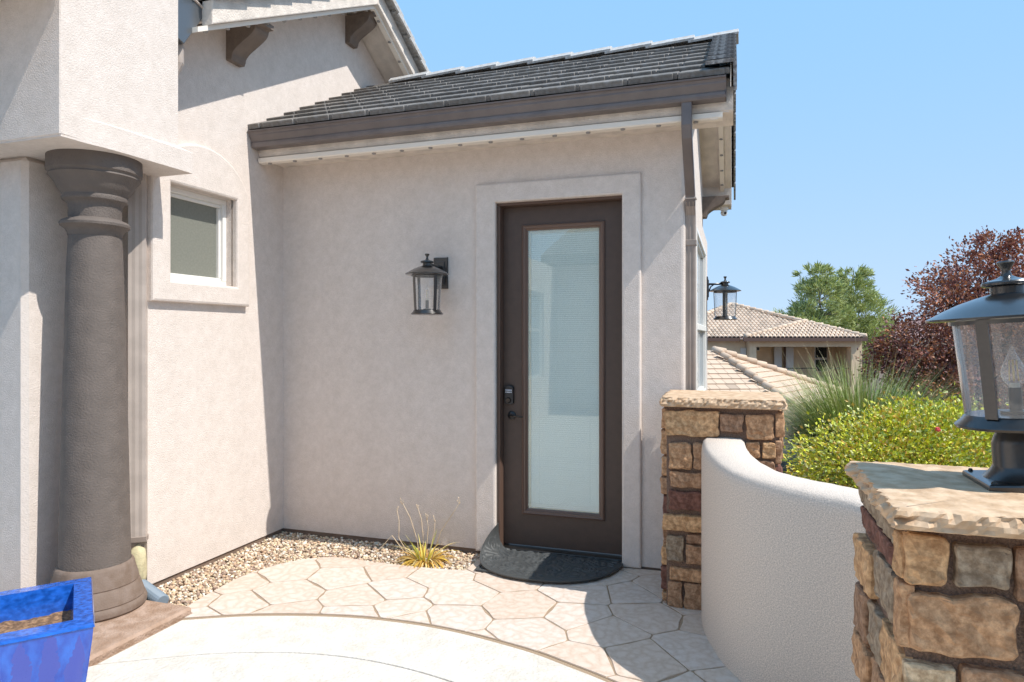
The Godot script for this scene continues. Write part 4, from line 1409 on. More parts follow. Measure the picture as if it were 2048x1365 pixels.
# ---------------------------------------------------------------- small things
func small_things() -> void:
	planter()
	doormat()
	# drain hose end and lump of foam behind the column
	var st := ms()
	var pts := []
	var rad := []
	for i in 45:
		var s := i / 44.0
		pts.append(Vector3(lerpf(-0.02, 0.30, s), lerpf(0.045, 0.012, s), lerpf(1.430, 1.545, s)))
		rad.append(0.043 if i % 3 == 1 else 0.034)
	tube(st, pts, rad, 16)
	tag(obj("drain_hose", done(st), M.pipe), "grey corrugated drain hose coming out behind the column base", "hose")
	st = ms(true)
	var fp := []
	for i in 9:
		var s := i / 8.0
		fp.append(Vector2(0.055 * sqrt(maxf(0.02, 1.0 - pow(absf(s * 2 - 1), 3))), lerpf(0.30, 0.02, s)))
	lathe(st, fp, 18, Vector3.ZERO, 0.22)
	var fo := obj("foam_lump", done(st), M.foam)
	fo.position = Vector3(-0.015, 0.0, 1.435)
	tag(fo, "pale yellow foam lump under the downspout behind the column", "foam")
	# camera under the far eave corner
	var c := thing("security_camera", "small white dome security camera under the far eave corner", "security camera", Vector3(3.50, 3.03, -2.90))
	obj("mount", lathed([Vector2(0, 0), Vector2(0.045, 0), Vector2(0.045, -0.03), Vector2(0.03, -0.036), Vector2(0, -0.036)], 24), M.white, c)
	obj("dome", lathed([Vector2(0.028, -0.036), Vector2(0.036, -0.05), Vector2(0.036, -0.068), Vector2(0.026, -0.088), Vector2(0, -0.096)], 24), M.white, c)
	st = ms(true)
	lathe(st, [Vector2(0, 0.010), Vector2(0.012, 0.008), Vector2(0.015, 0)], 16)
	var l := obj("lens", done(st), M.black, c)
	l.position = Vector3(0.012, -0.068, 0.031)
	l.rotation.x = PI / 2 + 0.3

func glaze_texture() -> ImageTexture:
	var im := Image.create(512, 512, false, Image.FORMAT_RGB8)
	var n := FastNoiseLite.new()
	n.seed = 9
	n.frequency = 0.02
	for y in 512:
		for x in 512:
			var u := x / 512.0
			var v := y / 512.0
			var w := n.get_noise_2d(x, y * 0.4)
			var base := Color(0.06, 0.25, 0.66).lerp(Color(0.12, 0.40, 0.80), clampf(0.5 + w * 0.9, 0, 1))
			# petal-shaped runs of paler glaze
			var cell := u * 6.5 + 0.15 * w
			var cu := fposmod(cell, 1.0) - 0.5
			var ph := fposmod(floorf(cell) * 0.37, 0.5)
			var cv := fposmod(v * 1.55 + ph * 0.3 - 0.10, 1.0)
			var wid := 0.36 * sin(PI * clampf(cv / 0.92, 0.0, 1.0)) * (1.0 + 0.35 * n.get_noise_2d(x * 2, y * 1.5))
			# second glaze brushed on in petals, its outline as on the pot
			if absf(cu) < wid: base = Color(0.20, 0.28, 0.66)
			if n.get_noise_2d(x * 9, y * 9) > 0.55: base = base.lerp(Color(0.05, 0.10, 0.45), 0.6)
			im.set_pixel(x, y, base)
	im.generate_mipmaps()
	return ImageTexture.create_from_image(im)

func planter() -> void:
	# square, tapering, standing turned beside the column foot
	var a := Vector3(0.745, 0.5, 2.39)
	var b := Vector3(1.204, 0.5, 2.758)
	var ex := (b - a).normalized()
	var s := 0.60
	var ez := Vector3(-ex.z, 0, ex.x)     # away from the right-hand side
	var c := (a + b) * 0.5 + ez * s * 0.5
	var t := thing("planter", "square cobalt blue glazed planter with bare soil beside the column", "planter", Vector3(c.x, 0, c.z), atan2(-ex.z, ex.x))
	var st := SurfaceTool.new()
	st.begin(Mesh.PRIMITIVE_TRIANGLES)
	var hs := s * 0.5
	var lv := [[0.497, hs], [0.44, hs * 0.985], [0.3, hs * 0.93], [0.15, hs * 0.86], [0.0, hs * 0.78]]
	for side in 4:
		var an := side * PI / 2
		var d := Vector3(cos(an), 0, sin(an))
		var w := Vector3(-sin(an), 0, cos(an))
		for k in lv.size() - 1:
			for i in 8:
				var u0 := i / 8.0
				var u1 := (i + 1) / 8.0
				var v := []
				for e in [[u0, k], [u1, k], [u1, k + 1], [u0, k + 1]]:
					var r: float = lv[e[1]][1]
					v.append([d * r + w * r * (e[0] * 2 - 1) + Vector3(0, lv[e[1]][0], 0), Vector2(e[0], 1.0 - lv[e[1]][0] / 0.497)])
				for q in [0, 1, 2, 0, 2, 3]:
					st.set_uv(v[q][1])
					st.add_vertex(v[q][0])
	st.generate_normals()
	var gm := StandardMaterial3D.new()
	gm.albedo_texture = glaze_texture()
	gm.roughness = 0.16
	gm.metallic_specular = 0.6
	gm.clearcoat_enabled = true
	gm.clearcoat = 0.6
	gm.clearcoat_roughness = 0.08
	obj("pot_wall", st.commit(), gm, t)
	st = ms()
	var i0 := hs - 0.068
	for side in 4:
		var an := side * PI / 2
		var d := Vector3(cos(an), 0, sin(an))
		var w := Vector3(-sin(an), 0, cos(an))
		var r0 := hs + 0.004
		quad(st, d * r0 + w * r0 + Vector3(0, 0.484, 0), d * r0 - w * r0 + Vector3(0, 0.484, 0), d * (r0 - 0.006) - w * (r0 - 0.006) + Vector3(0, 0.5, 0), d * (r0 - 0.006) + w * (r0 - 0.006) + Vector3(0, 0.5, 0))
		quad(st, d * (r0 - 0.006) + w * (r0 - 0.006) + Vector3(0, 0.5, 0), d * (r0 - 0.006) - w * (r0 - 0.006) + Vector3(0, 0.5, 0), d * i0 - w * i0 + Vector3(0, 0.502, 0), d * i0 + w * i0 + Vector3(0, 0.502, 0))
		quad(st, d * r0 - w * r0 + Vector3(0, 0.484, 0), d * r0 + w * r0 + Vector3(0, 0.484, 0), d * (hs - 0.002) + w * (hs - 0.002) + Vector3(0, 0.48, 0), d * (hs - 0.002) - w * (hs - 0.002) + Vector3(0, 0.48, 0))
	obj("rim", done(st), M.glaze_in, t)
	st = ms()
	for side in 4:
		var an := side * PI / 2
		var d := Vector3(cos(an), 0, sin(an))
		var w := Vector3(-sin(an), 0, cos(an))
		var i1 := i0 - 0.02
		quad(st, d * i0 + w * i0 + Vector3(0, 0.5019, 0), d * i0 - w * i0 + Vector3(0, 0.5019, 0), d * i1 - w * i1 + Vector3(0, 0.3, 0), d * i1 + w * i1 + Vector3(0, 0.3, 0))
	obj("inner_wall", done(st), M.glaze_in, t)
	st = ms(true)
	var n := 26
	var e0 := i0 - 0.006
	var g := []
	for i in n + 1:
		var rowv := []
		for k in n + 1:
			var x := lerpf(-e0, e0, float(i) / n)
			var z := lerpf(-e0, e0, float(k) / n)
			rowv.append(Vector3(x, 0.385 + 0.016 * fn.get_noise_2d(x * 900, z * 900) + 0.008 * fn.get_noise_2d(x * 3500, z * 3500), z))
		g.append(rowv)
	for i in n:
		for k in n: quad(st, g[i][k], g[i][k + 1], g[i + 1][k + 1], g[i + 1][k])
	obj("soil", done(st), M.soil, t)

func doormat() -> void:
	var o := thing("floor_tray", "thin dark rubber tray lying under the half-round doormat", "mat", Vector3(2.29, 0.004, 0.20), deg_to_rad(2.0))
	var st := ms()
	slab(st, rounded(0.80, 0.44, 0.02, 2), 0.0, 0.008, 0.003, PLAN)
	obj("sheet", done(st), M.rubber, o)
	st = ms()
	for e in [[-0.40, 0.40, 0.20, 0.22], [-0.40, 0.40, -0.22, -0.20], [-0.40, -0.38, -0.20, 0.20], [0.38, 0.40, -0.20, 0.20]]: box(st, Vector3(e[0], 0.006, e[2]), Vector3(e[1], 0.013, e[3]), 0.002)
	obj("edge", done(st), M.rubber, o)
	var m := thing("doormat", "black half-round rubber doormat with scroll relief and curled corner", "doormat", Vector3(2.33, 0.018, -0.012))
	st = ms(true)
	var nu := 240
	var nv := 100
	var top := []
	for i in nu + 1:
		var col := []
		for k in nv + 1:
			var a := PI * i / nu
			var t := float(k) / nv
			# half ellipse: t runs from the door side out to the rim
			var xx := -cos(a) * 0.535
			var zr := 0.535 * pow(maxf(0.0, 1.0 - pow(absf(xx) / 0.535, 2.4)), 0.5)
			var zz := zr * t
			var y := 0.009 + relief(xx, zz, t)
			# left corner has curled up
			var c := clampf((-xx - 0.30) / 0.235, 0.0, 1.0)
			var cz := clampf(1.0 - zz / 0.42, 0.0, 1.0)
			var lift := c * c * (0.25 + 0.75 * cz) * 0.20
			col.append(Vector3(xx + c * c * 0.135 * cz, y + lift, zz + 0.0 + 0.03 * c))
		top.append(col)
	for i in nu:
		for k in nv: quad(st, top[i][k], top[i][k + 1], top[i + 1][k + 1], top[i + 1][k])
	st.set_smooth_group(2)
	for i in nu:
		var a: Vector3 = top[i][nv]
		var b: Vector3 = top[i + 1][nv]
		quad(st, a - Vector3(0, 0.010, 0), b - Vector3(0, 0.010, 0), b, a)
		a = top[i][0]
		b = top[i + 1][0]
		quad(st, a, b, b - Vector3(0, 0.010, 0), a - Vector3(0, 0.010, 0))
		for k in 1: quad(st, top[i][0] - Vector3(0, 0.01, 0), top[i + 1][0] - Vector3(0, 0.01, 0), top[i + 1][nv] - Vector3(0, 0.01, 0), top[i][nv] - Vector3(0, 0.01, 0))
	obj("mat_body", done(st), M.rubber, m)

func relief(x: float, z: float, t: float) -> float:
	# raised border, then scrolls: bands of spiral round a scatter of centres
	var rim := smoothstep(0.90, 0.93, t) * (1.0 - smoothstep(0.975, 1.0, t)) * 0.004
	if t > 0.88: return rim
	var best := 9.0
	var bx := Vector2.ZERO
	for i in 9:
		var c := Vector2(-0.44 + 0.11 * i, 0.10 + 0.11 * (i % 3) + 0.02 * sin(i * 3.0))
		var d := c.distance_to(Vector2(x, z))
		if d < best:
			best = d
			bx = Vector2(x, z) - c
	var an := bx.angle()
	var sp := sin(an * 1.0 + best * 210.0)
	var lf := sin(x * 70.0 + 3.0 * sin(z * 34.0)) * sin(z * 78.0 + 2.5 * sin(x * 30.0))
	return 0.0075 * smoothstep(0.05, 0.35, sp if best < 0.058 else lf)

# ---------------------------------------------------------------- plants
func leaf_mesh(pos: PackedVector3Array, out: PackedVector3Array, size: Vector2, cols: Array, r: RandomNumberGenerator, droop := 0.0, thin := 0.45) -> ArrayMesh:
	var n := pos.size()
	var v := PackedVector3Array()
	var nn := PackedVector3Array()
	var cc := PackedColorArray()
	for i in n:
		var d := (out[i] + Vector3(r.randf_range(-1, 1), r.randf_range(-1, 1) - droop, r.randf_range(-1, 1)) * 0.9).normalized()
		var u := d.cross(Vector3(r.randf_range(-1, 1), r.randf_range(-1, 1), r.randf_range(-1, 1))).normalized()
		if u == Vector3.ZERO: u = Vector3.RIGHT
		var l := r.randf_range(size.x, size.y)
		var w := l * thin
		var m := d.cross(u) * w * 0.25
		var p := pos[i]
		var a := p
		var b := p + d * l * 0.5 + u * w * 0.5 + m
		var c := p + d * l
		var e := p + d * l * 0.5 - u * w * 0.5 + m
		var col: Color = cols[r.randi() % cols.size()]
		var k := r.randf_range(0.75, 1.25)
		col = Color(col.r * k, col.g * k, col.b * k)
		var f1 := (c - a).cross(b - a).normalized()
		var f2 := (e - a).cross(c - a).normalized()
		for q in [a, b, c]:
			v.append(q); nn.append(f1); cc.append(col)
		for q in [a, c, e]:
			v.append(q); nn.append(f2); cc.append(col)
	var arr := []
	arr.resize(Mesh.ARRAY_MAX)
	arr[Mesh.ARRAY_VERTEX] = v
	arr[Mesh.ARRAY_NORMAL] = nn
	arr[Mesh.ARRAY_COLOR] = cc
	var am := ArrayMesh.new()
	am.add_surface_from_arrays(Mesh.PRIMITIVE_TRIANGLES, arr)
	return am

func blob_points(lobes: Array, n: int, shell: float, r: RandomNumberGenerator, rag := 0.25, spread := 0.16) -> Array:
	# lobes: [centre, radius vector]; points gather near each lobe's skin in clumps
	var pos := PackedVector3Array()
	var out := PackedVector3Array()
	var tot := 0.0
	for l in lobes: tot += l[1].x * l[1].y + l[1].x * l[1].z
	for l in lobes:
		var cnt := int(n * (l[1].x * l[1].y + l[1].x * l[1].z) / tot)
		var clumps := []
		for i in maxi(8, cnt / 70):
			var d := Vector3(r.randfn(), r.randfn(), r.randfn()).normalized()
			clumps.append(d * lerpf(shell, 1.0, sqrt(r.randf())) * (1.0 + rag * r.randf_range(-0.6, 0.6)))
		for i in cnt:
			var c: Vector3 = clumps[r.randi() % clumps.size()]
			var q: Vector3 = c + Vector3(r.randfn(), r.randfn(), r.randfn()) * spread
			pos.append(l[0] + q * l[1])
			out.append((q * l[1]).normalized())
	return [pos, out]

func woody(t: Node, mat: Material, base: Vector3, lobes: Array, r0: float, r: RandomNumberGenerator, fork := 0.3) -> void:
	var st := ms(true)
	var top: Vector3 = lobes[0][0]
	var f := base.lerp(top, fork)
	tube(st, [base, base.lerp(f, 0.5) + Vector3(r.randf_range(-0.3, 0.3), 0, r.randf_range(-0.3, 0.3)) * r0 * 2.0, f], [r0, r0 * 0.85, r0 * 0.7], 10)
	obj("trunk", done(st), mat, t)
	for l in lobes:
		st = ms(true)
		var e: Vector3 = l[0]
		var m := f.lerp(e, 0.5) + Vector3(r.randf_range(-1, 1), r.randf_range(-0.5, 1), r.randf_range(-1, 1)) * 0.12 * f.distance_to(e)
		tube(st, [f - (m - f) * 0.1, f.lerp(m, 0.5), m, e], [r0 * 0.55, r0 * 0.45, r0 * 0.35, r0 * 0.16], 7)
		for i in 7:
			var d := Vector3(r.randfn(), r.randfn() + 0.4, r.randfn()).normalized()
			var a := m.lerp(e, r.randf_range(0.2, 1.0))
			tube(st, [a, a + d * l[1] * 0.5 + Vector3(0, 0.03, 0), a + d * l[1] * r.randf_range(0.85, 1.05)], [r0 * 0.16, r0 * 0.10, r0 * 0.04], 5)
		obj("limb", done(st), mat, t)

func plants() -> void:
	var r := RandomNumberGenerator.new()
	r.seed = 31
	# --- purple-leaved plum; local x runs across the view
	var t := thing("plum_tree", "purple-red leaved plum tree behind the flowering hedge", "tree", Vector3(6.62, -0.1, -6.0), TURN)
	var s := 0.00693
	var lobes := []
	for e in [[1962, 560, 80, 0.0], [1880, 612, 82, 0.3], [1812, 690, 74, 0.2], [1895, 715, 95, -0.2], [2030, 590, 105, 0.3], [2060, 720, 115, -0.3], [1772, 720, 48, 0.0], [1985, 500, 42, 0.1], [1945, 770, 70, 0.3], [1830, 762, 60, 0.5], [2110, 650, 120, 0.0]]:
		lobes.append([Vector3((e[0] - 1928) * s, 1.728 + (673 - e[1]) * s, e[3]), Vector3(e[2] * s, e[2] * s * 0.9, e[2] * s * 1.1)])
	woody(t, M.bark, Vector3(0, 0.0, 0), lobes, 0.075, r, 0.22)
	var bp := blob_points(lobes, 46000, 0.25, r, 0.4)
	obj("crown", leaf_mesh(bp[0], bp[1], Vector2(0.035, 0.068), [Color(0.32, 0.11, 0.08), Color(0.22, 0.075, 0.065), Color(0.48, 0.18, 0.08), Color(0.16, 0.06, 0.055), Color(0.36, 0.15, 0.12), Color(0.54, 0.23, 0.11), Color(0.42, 0.24, 0.20)], r, 0.1, 0.5), M.leaf, t)
	# --- flowering hedge
	t = thing("flower_bush", "low mounded yellow-green rose bush with a few red blooms", "bush", Vector3(5.05, 0.0, -2.1), TURN)
	lobes = [[Vector3(-0.38, 0.42, 0.10), Vector3(0.58, 0.45, 0.6)], [Vector3(0.25, 0.50, 0.0), Vector3(0.65, 0.50, 0.6)], [Vector3(0.85, 0.45, 0.1), Vector3(0.6, 0.47, 0.6)], [Vector3(0.05, 0.35, 0.25), Vector3(0.7, 0.42, 0.5)], [Vector3(-0.05, 0.60, 0.0), Vector3(0.35, 0.38, 0.4)], [Vector3(0.55, 0.62, -0.1), Vector3(0.3, 0.36, 0.35)]]
	woody(t, M.bark, Vector3(0.1, -0.05, 0), lobes, 0.03, r, 0.2)
	bp = blob_points(lobes, 38000, 0.6, r, 0.12)
	obj("foliage", leaf_mesh(bp[0], bp[1], Vector2(0.028, 0.050), [Color(0.66, 0.66, 0.04), Color(0.56, 0.60, 0.05), Color(0.40, 0.47, 0.08), Color(0.70, 0.60, 0.10), Color(0.26, 0.36, 0.08), Color(0.64, 0.64, 0.30), Color(0.60, 0.62, 0.06), Color(0.62, 0.40, 0.08)], r, -0.1, 0.62), M.leaf, t)
	var st := ms(true)
	for e in [[-0.02, 0.86, 0.52], [0.62, 0.93, 0.35], [0.66, 0.92, 0.36]]:
		for i in 7:
			var a := i * 2.4
			var c := Vector3(e[0] + cos(a) * 0.012, e[1] + sin(a) * 0.010, e[2] + 0.006 * (i % 3))
			lathe(st, [Vector2(0, 0.012), Vector2(0.011, 0.006), Vector2(0.012, -0.004), Vector2(0, -0.012)], 6, c)
	obj("bloom", done(st), mk(lin(0.55, 0.06, 0.06), 0.6), t)
	# --- tall ornamental grass
	ornamental_grass(r)
	# --- pines beyond the neighbour's roof
	for e in [[Vector3(9.32, -4.0, -49.8), [[0, 4.6, 2.5], [-0.6, 6.6, 2.1], [0.3, 8.6, 1.7], [0.2, 10.0, 1.1], [-2.3, 5.2, 1.1], [1.6, 6.6, 1.4]], "tall grey-green pine behind the tiled roof, with a low side limb"], [Vector3(12.2, -4.0, -52.9), [[0, 4.4, 2.6], [0.5, 6.8, 2.2], [0.0, 8.9, 1.7], [0.2, 10.4, 1.1], [1.9, 6.2, 1.3], [-1.6, 6.0, 1.3]], "tall bright green pine beside the purple-leaved tree, behind the tiled roof"]]:
		t = thing("pine_tree", e[2], "tree", e[0], TURN, "pines beyond the neighbour's house")
		lobes = []
		for l in e[1]: lobes.append([Vector3(l[0], l[1], 0), Vector3(l[2], l[2] * 0.85, l[2])])
		woody(t, M.bark_grey, Vector3.ZERO, lobes, 0.28, r, 0.5)
		bp = blob_points(lobes, 24000, 0.3, r, 0.40, 0.10)
		obj("crown", leaf_mesh(bp[0], bp[1], Vector2(0.24, 0.50), [Color(0.36, 0.42, 0.15), Color(0.50, 0.55, 0.19), Color(0.26, 0.32, 0.13), Color(0.60, 0.63, 0.30), Color(0.45, 0.50, 0.24)], r, -0.5, 0.17), M.leaf, t)
	# --- greenery under the plum and down the slope
	for e in [[Vector3(7.2, -0.7, -9.5), 1.2, 1.5, "loose yellow-green shrub under the plum tree", Color(0.22, 0.30, 0.05)], [Vector3(9.0, -1.3, -11.0), 1.8, 2.2, "dense dark green shrub behind the plum tree trunk", Color(0.10, 0.17, 0.05)], [Vector3(12.0, -3.0, -21.0), 2.6, 3.4, "broad green tree down the slope behind the plum tree", Color(0.13, 0.20, 0.06)], [Vector3(7.4, 0.0, -4.6), 0.55, 0.62, "small dark green shrub between hedge and plum tree", Color(0.12, 0.20, 0.06)]]:
		t = thing("shrub", e[3], "shrub", e[0], TURN, "shrubs beyond the hedge")
		var w: float = e[1]
		var hh: float = e[2]
		lobes = [[Vector3(0, hh * 0.62, 0), Vector3(w * 0.7, hh * 0.42, w * 0.7)], [Vector3(-w * 0.6, hh * 0.45, 0.1), Vector3(w * 0.55, hh * 0.38, w * 0.5)], [Vector3(w * 0.6, hh * 0.48, 0), Vector3(w * 0.55, hh * 0.38, w * 0.5)]]
		woody(t, M.bark, Vector3.ZERO, lobes, 0.03 * w, r, 0.3)
		bp = blob_points(lobes, 5000, 0.5, r, 0.25)
		var k: Color = e[4]
		obj("foliage", leaf_mesh(bp[0], bp[1], Vector2(0.05, 0.09) * sqrt(w), [k, k * 1.4, k * 0.7, Color(k.r * 1.5, k.g * 1.3, k.b)], r, -0.1, 0.5), M.leaf, t)
	# --- dry tuft in the gravel
	dry_tuft(r)

func blade(v: PackedVector3Array, nn: PackedVector3Array, cc: PackedColorArray, base: Vector3, dir: Vector3, l: float, w: float, sag: float, col: Color, segs := 6) -> Vector3:
	var side := dir.cross(Vector3.UP).normalized()
	if side.length() < 0.1: side = Vector3.RIGHT
	var p := base
	var d := dir
	var prev := [p - side * w * 0.5, p + side * w * 0.5]
	for i in segs:
		var t := float(i + 1) / segs
		d = (d + Vector3.DOWN * sag / segs * (0.4 + t)).normalized()
		p += d * l / segs
		var ww := w * (1.0 - t * t * 0.9)
		var cur := [p - side * ww * 0.5, p + side * ww * 0.5]
		var f: Vector3 = (prev[1] - prev[0]).cross(cur[0] - prev[0]).normalized()
		for q in [prev[0], cur[0], prev[1], prev[1], cur[0], cur[1]]:
			v.append(q); nn.append(f); cc.append(col)
		prev = cur
	return p

func commit_blades(v: PackedVector3Array, nn: PackedVector3Array, cc: PackedColorArray) -> ArrayMesh:
	var arr := []
	arr.resize(Mesh.ARRAY_MAX)
	arr[Mesh.ARRAY_VERTEX] = v
	arr[Mesh.ARRAY_NORMAL] = nn
	arr[Mesh.ARRAY_COLOR] = cc
	var am := ArrayMesh.new()
	am.add_surface_from_arrays(Mesh.PRIMITIVE_TRIANGLES, arr)
	return am

func ornamental_grass(r: RandomNumberGenerator) -> void:
	var t := thing("ornamental_grass", "large clump of arching ornamental grass with dry seed stalks", "grass", Vector3(5.08, 0.02, -4.15), TURN)
	var cols := [Color(0.26, 0.33, 0.09), Color(0.38, 0.42, 0.15), Color(0.17, 0.25, 0.06), Color(0.52, 0.49, 0.24), Color(0.34, 0.40, 0.14), Color(0.13, 0.19, 0.05)]
	for part in 2:
		var v := PackedVector3Array()
		var nn := PackedVector3Array()
		var cc := PackedColorArray()
		for i in (6500 if part == 0 else 150):
			var a := r.randf() * TAU
			var rad := sqrt(r.randf()) * 0.42
			var b := Vector3(cos(a) * rad, 0, sin(a) * rad)
			var lean := Vector3(cos(a), 0, sin(a)) * (0.12 + rad * r.randf_range(0.8, 2.6)) + Vector3(0.18, 0, 0) * r.randf()
			var d := (Vector3.UP + lean * (1.0 if part == 0 else 0.75) + Vector3(r.randfn(), 0, r.randfn()) * 0.12).normalized()
			if part == 0:
				blade(v, nn, cc, b, d, r.randf_range(0.75, 1.5), r.randf_range(0.007, 0.013), r.randf_range(0.4, 1.7), cols[r.randi() % cols.size()] * r.randf_range(0.8, 1.2), 6)
			else:
				blade(v, nn, cc, b, d, r.randf_range(1.25, 1.75), 0.006, r.randf_range(0.3, 1.3), Color(0.52, 0.44, 0.26) * r.randf_range(0.8, 1.2), 8)
		obj("blades" if part == 0 else "seed_stalks", commit_blades(v, nn, cc), M.leaf, t)

func dry_tuft(r: RandomNumberGenerator) -> void:
	var t := thing("dry_plant", "small half-dry yellow plant with thin stalks in the gravel by the wall", "plant", Vector3(1.45, -0.03, 0.29))
	var v := PackedVector3Array()
	var nn := PackedVector3Array()
	var cc := PackedColorArray()
	for i in 20:
		var a := r.randf() * TAU
		var d := (Vector3.UP * r.randf_range(1.2, 3.0) + Vector3(cos(a), 0, sin(a))).normalized()
		blade(v, nn, cc, Vector3(cos(a), 0, sin(a)) * 0.03, d, r.randf_range(0.12, 0.26), r.randf_range(0.008, 0.016), r.randf_range(0.1, 0.8), [Color(0.52, 0.52, 0.05), Color(0.66, 0.56, 0.10), Color(0.36, 0.42, 0.07)][r.randi() % 3], 6)
	obj("green_leaves", commit_blades(v, nn, cc), M.leaf, t)
	v = PackedVector3Array()
	nn = PackedVector3Array()
	cc = PackedColorArray()
	for i in 420:
		var a := r.randf() * TAU
		var d := (Vector3.UP * r.randf_range(0.15, 1.1) + Vector3(cos(a), 0, sin(a))).normalized()
		blade(v, nn, cc, Vector3(cos(a) * 0.05, 0.01, sin(a) * 0.04), d, r.randf_range(0.12, 0.28), r.randf_range(0.005, 0.013), r.randf_range(1.0, 3.2), [Color(0.72, 0.50, 0.08), Color(0.66, 0.40, 0.06), Color(0.78, 0.62, 0.26), Color(0.50, 0.27, 0.07)][r.randi() % 4], 7)
	obj("dry_leaves", commit_blades(v, nn, cc), M.leaf, t)
	var st := ms(true)
	for e in [[Vector3(-0.17, 0.43, 0.02), Vector3(-0.06, 0.16, 0)], [Vector3(-0.055, 0.40, 0.0), Vector3(-0.01, 0.18, 0)], [Vector3(0.03, 0.33, 0.02), Vector3(0.02, 0.15, 0)], [Vector3(0.09, 0.32, 0.01), Vector3(0.05, 0.12, 0)], [Vector3(0.29, 0.47, 0.02), Vector3(0.13, 0.24, 0)], [Vector3(-0.235, 0.36, -0.02), Vector3(-0.21, 0.16, 0)], [Vector3(-0.38, 0.02, 0.10), Vector3(-0.24, 0.19, 0.05)]]:
		tube(st, [Vector3(e[1].x * 0.4, 0.0, 0.02), e[1], e[1].lerp(e[0], 0.55) + Vector3(0.01, 0.012, 0), e[0]], [0.004, 0.0032, 0.0026, 0.0018], 6)
		if e[0].y > 0.1:
			for k in 3:
				var q := Vector3(r.randf_range(-0.02, 0.02), r.randf_range(0.0, 0.035), r.randf_range(-0.01, 0.01))
				tube(st, [e[0] - Vector3(0, 0.015, 0), e[0] + q], [0.0016, 0.0012], 5)
				lathe(st, [Vector2(0, 0.005), Vector2(0.004, 0), Vector2(0, -0.005)], 6, e[0] + q)
	obj("seed_stalks", done(st), mk(lin(0.60, 0.46, 0.30), 0.8), t)

# ---------------------------------------------------------------- neighbours
func tile_field(st: SurfaceTool, a: Vector3, b: Vector3, c: Vector3, d: Vector3, pitch: float, expo: float, barrel: bool, tint: Color, r: RandomNumberGenerator) -> void:
	# eave a-b, ridge d-c (d above a, c above b); rows of small tiles between
	var l := maxf(((d + c) * 0.5 - (a + b) * 0.5).length(), 0.1)
	var rows := int(l / expo)
	var n := (b - a).cross(d - a).normalized()
	if n.length() < 0.5: n = (b - a).cross(c - a).normalized()
	for i in rows:
		var t0 := float(i) / rows
		var t1 := float(i + 1) / rows + 0.15 / rows
		var p := a.lerp(d, t0)
		var q := b.lerp(c, t0)
		var w := (q - p).length()
		if w < pitch * 0.5: continue
		var ex := (q - p).normalized()
		var up := ((d + c) * 0.5 - (a + b) * 0.5) * (t1 - t0)
		var cnt := int(w / pitch) + 1
		# rows start from a common origin so that columns line up
		var off := fposmod(-(p - a).dot(ex), pitch)
		for k in cnt:
			var s := off + (k - 0.5) * pitch
			if s < -pitch * 0.5 or s > w - pitch * 0.3: continue
			var o := p + ex * s
			var kk := r.randf_range(0.82, 1.12) if barrel else r.randf_range(0.95, 1.04)
			if r.randf() < 0.03: kk *= 0.75
			st.set_color(Color(tint.r * kk, tint.g * kk, tint.b * kk))
			if barrel:
				var pr := [Vector2(0, 0.0), Vector2(0.18, 0.055), Vector2(0.5, 0.085), Vector2(0.82, 0.055), Vector2(1.0, 0.0)]
				for j in 4:
					var x0: Vector3 = o + ex * pr[j].x * pitch + n * (pr[j].y + 0.03)
					var x1: Vector3 = o + ex * pr[j + 1].x * pitch + n * (pr[j + 1].y + 0.03)
					quad(st, x0, x1, x1 + up - n * 0.03, x0 + up - n * 0.03)
					quad(st, x0 - n * 0.05, x1 - n * 0.05, x1, x0)
			else:
				var x0: Vector3 = o + ex * 0.006 + n * 0.045
				var x1: Vector3 = o + ex * (pitch - 0.006) + n * 0.045
				quad(st, x0, x1, x1 + up - n * 0.035, x0 + up - n * 0.035)
				quad(st, x0 - n * 0.045, x1 - n * 0.045, x1, x0)

func caps_line(st: SurfaceTool, a: Vector3, b: Vector3, tint: Color, r: RandomNumberGenerator) -> void:
	var n := int(a.distance_to(b) / 0.36)
	for i in n:
		var p := a.lerp(b, float(i) / n) + Vector3(0, 0.10, 0)
		var q := a.lerp(b, (i + 1.15) / n) + Vector3(0, 0.06, 0)
		var kk := r.randf_range(0.85, 1.1)
		st.set_color(Color(tint.r * kk, tint.g * kk, tint.b * kk))
		tube(st, [p, q], [0.12, 0.10], 8)

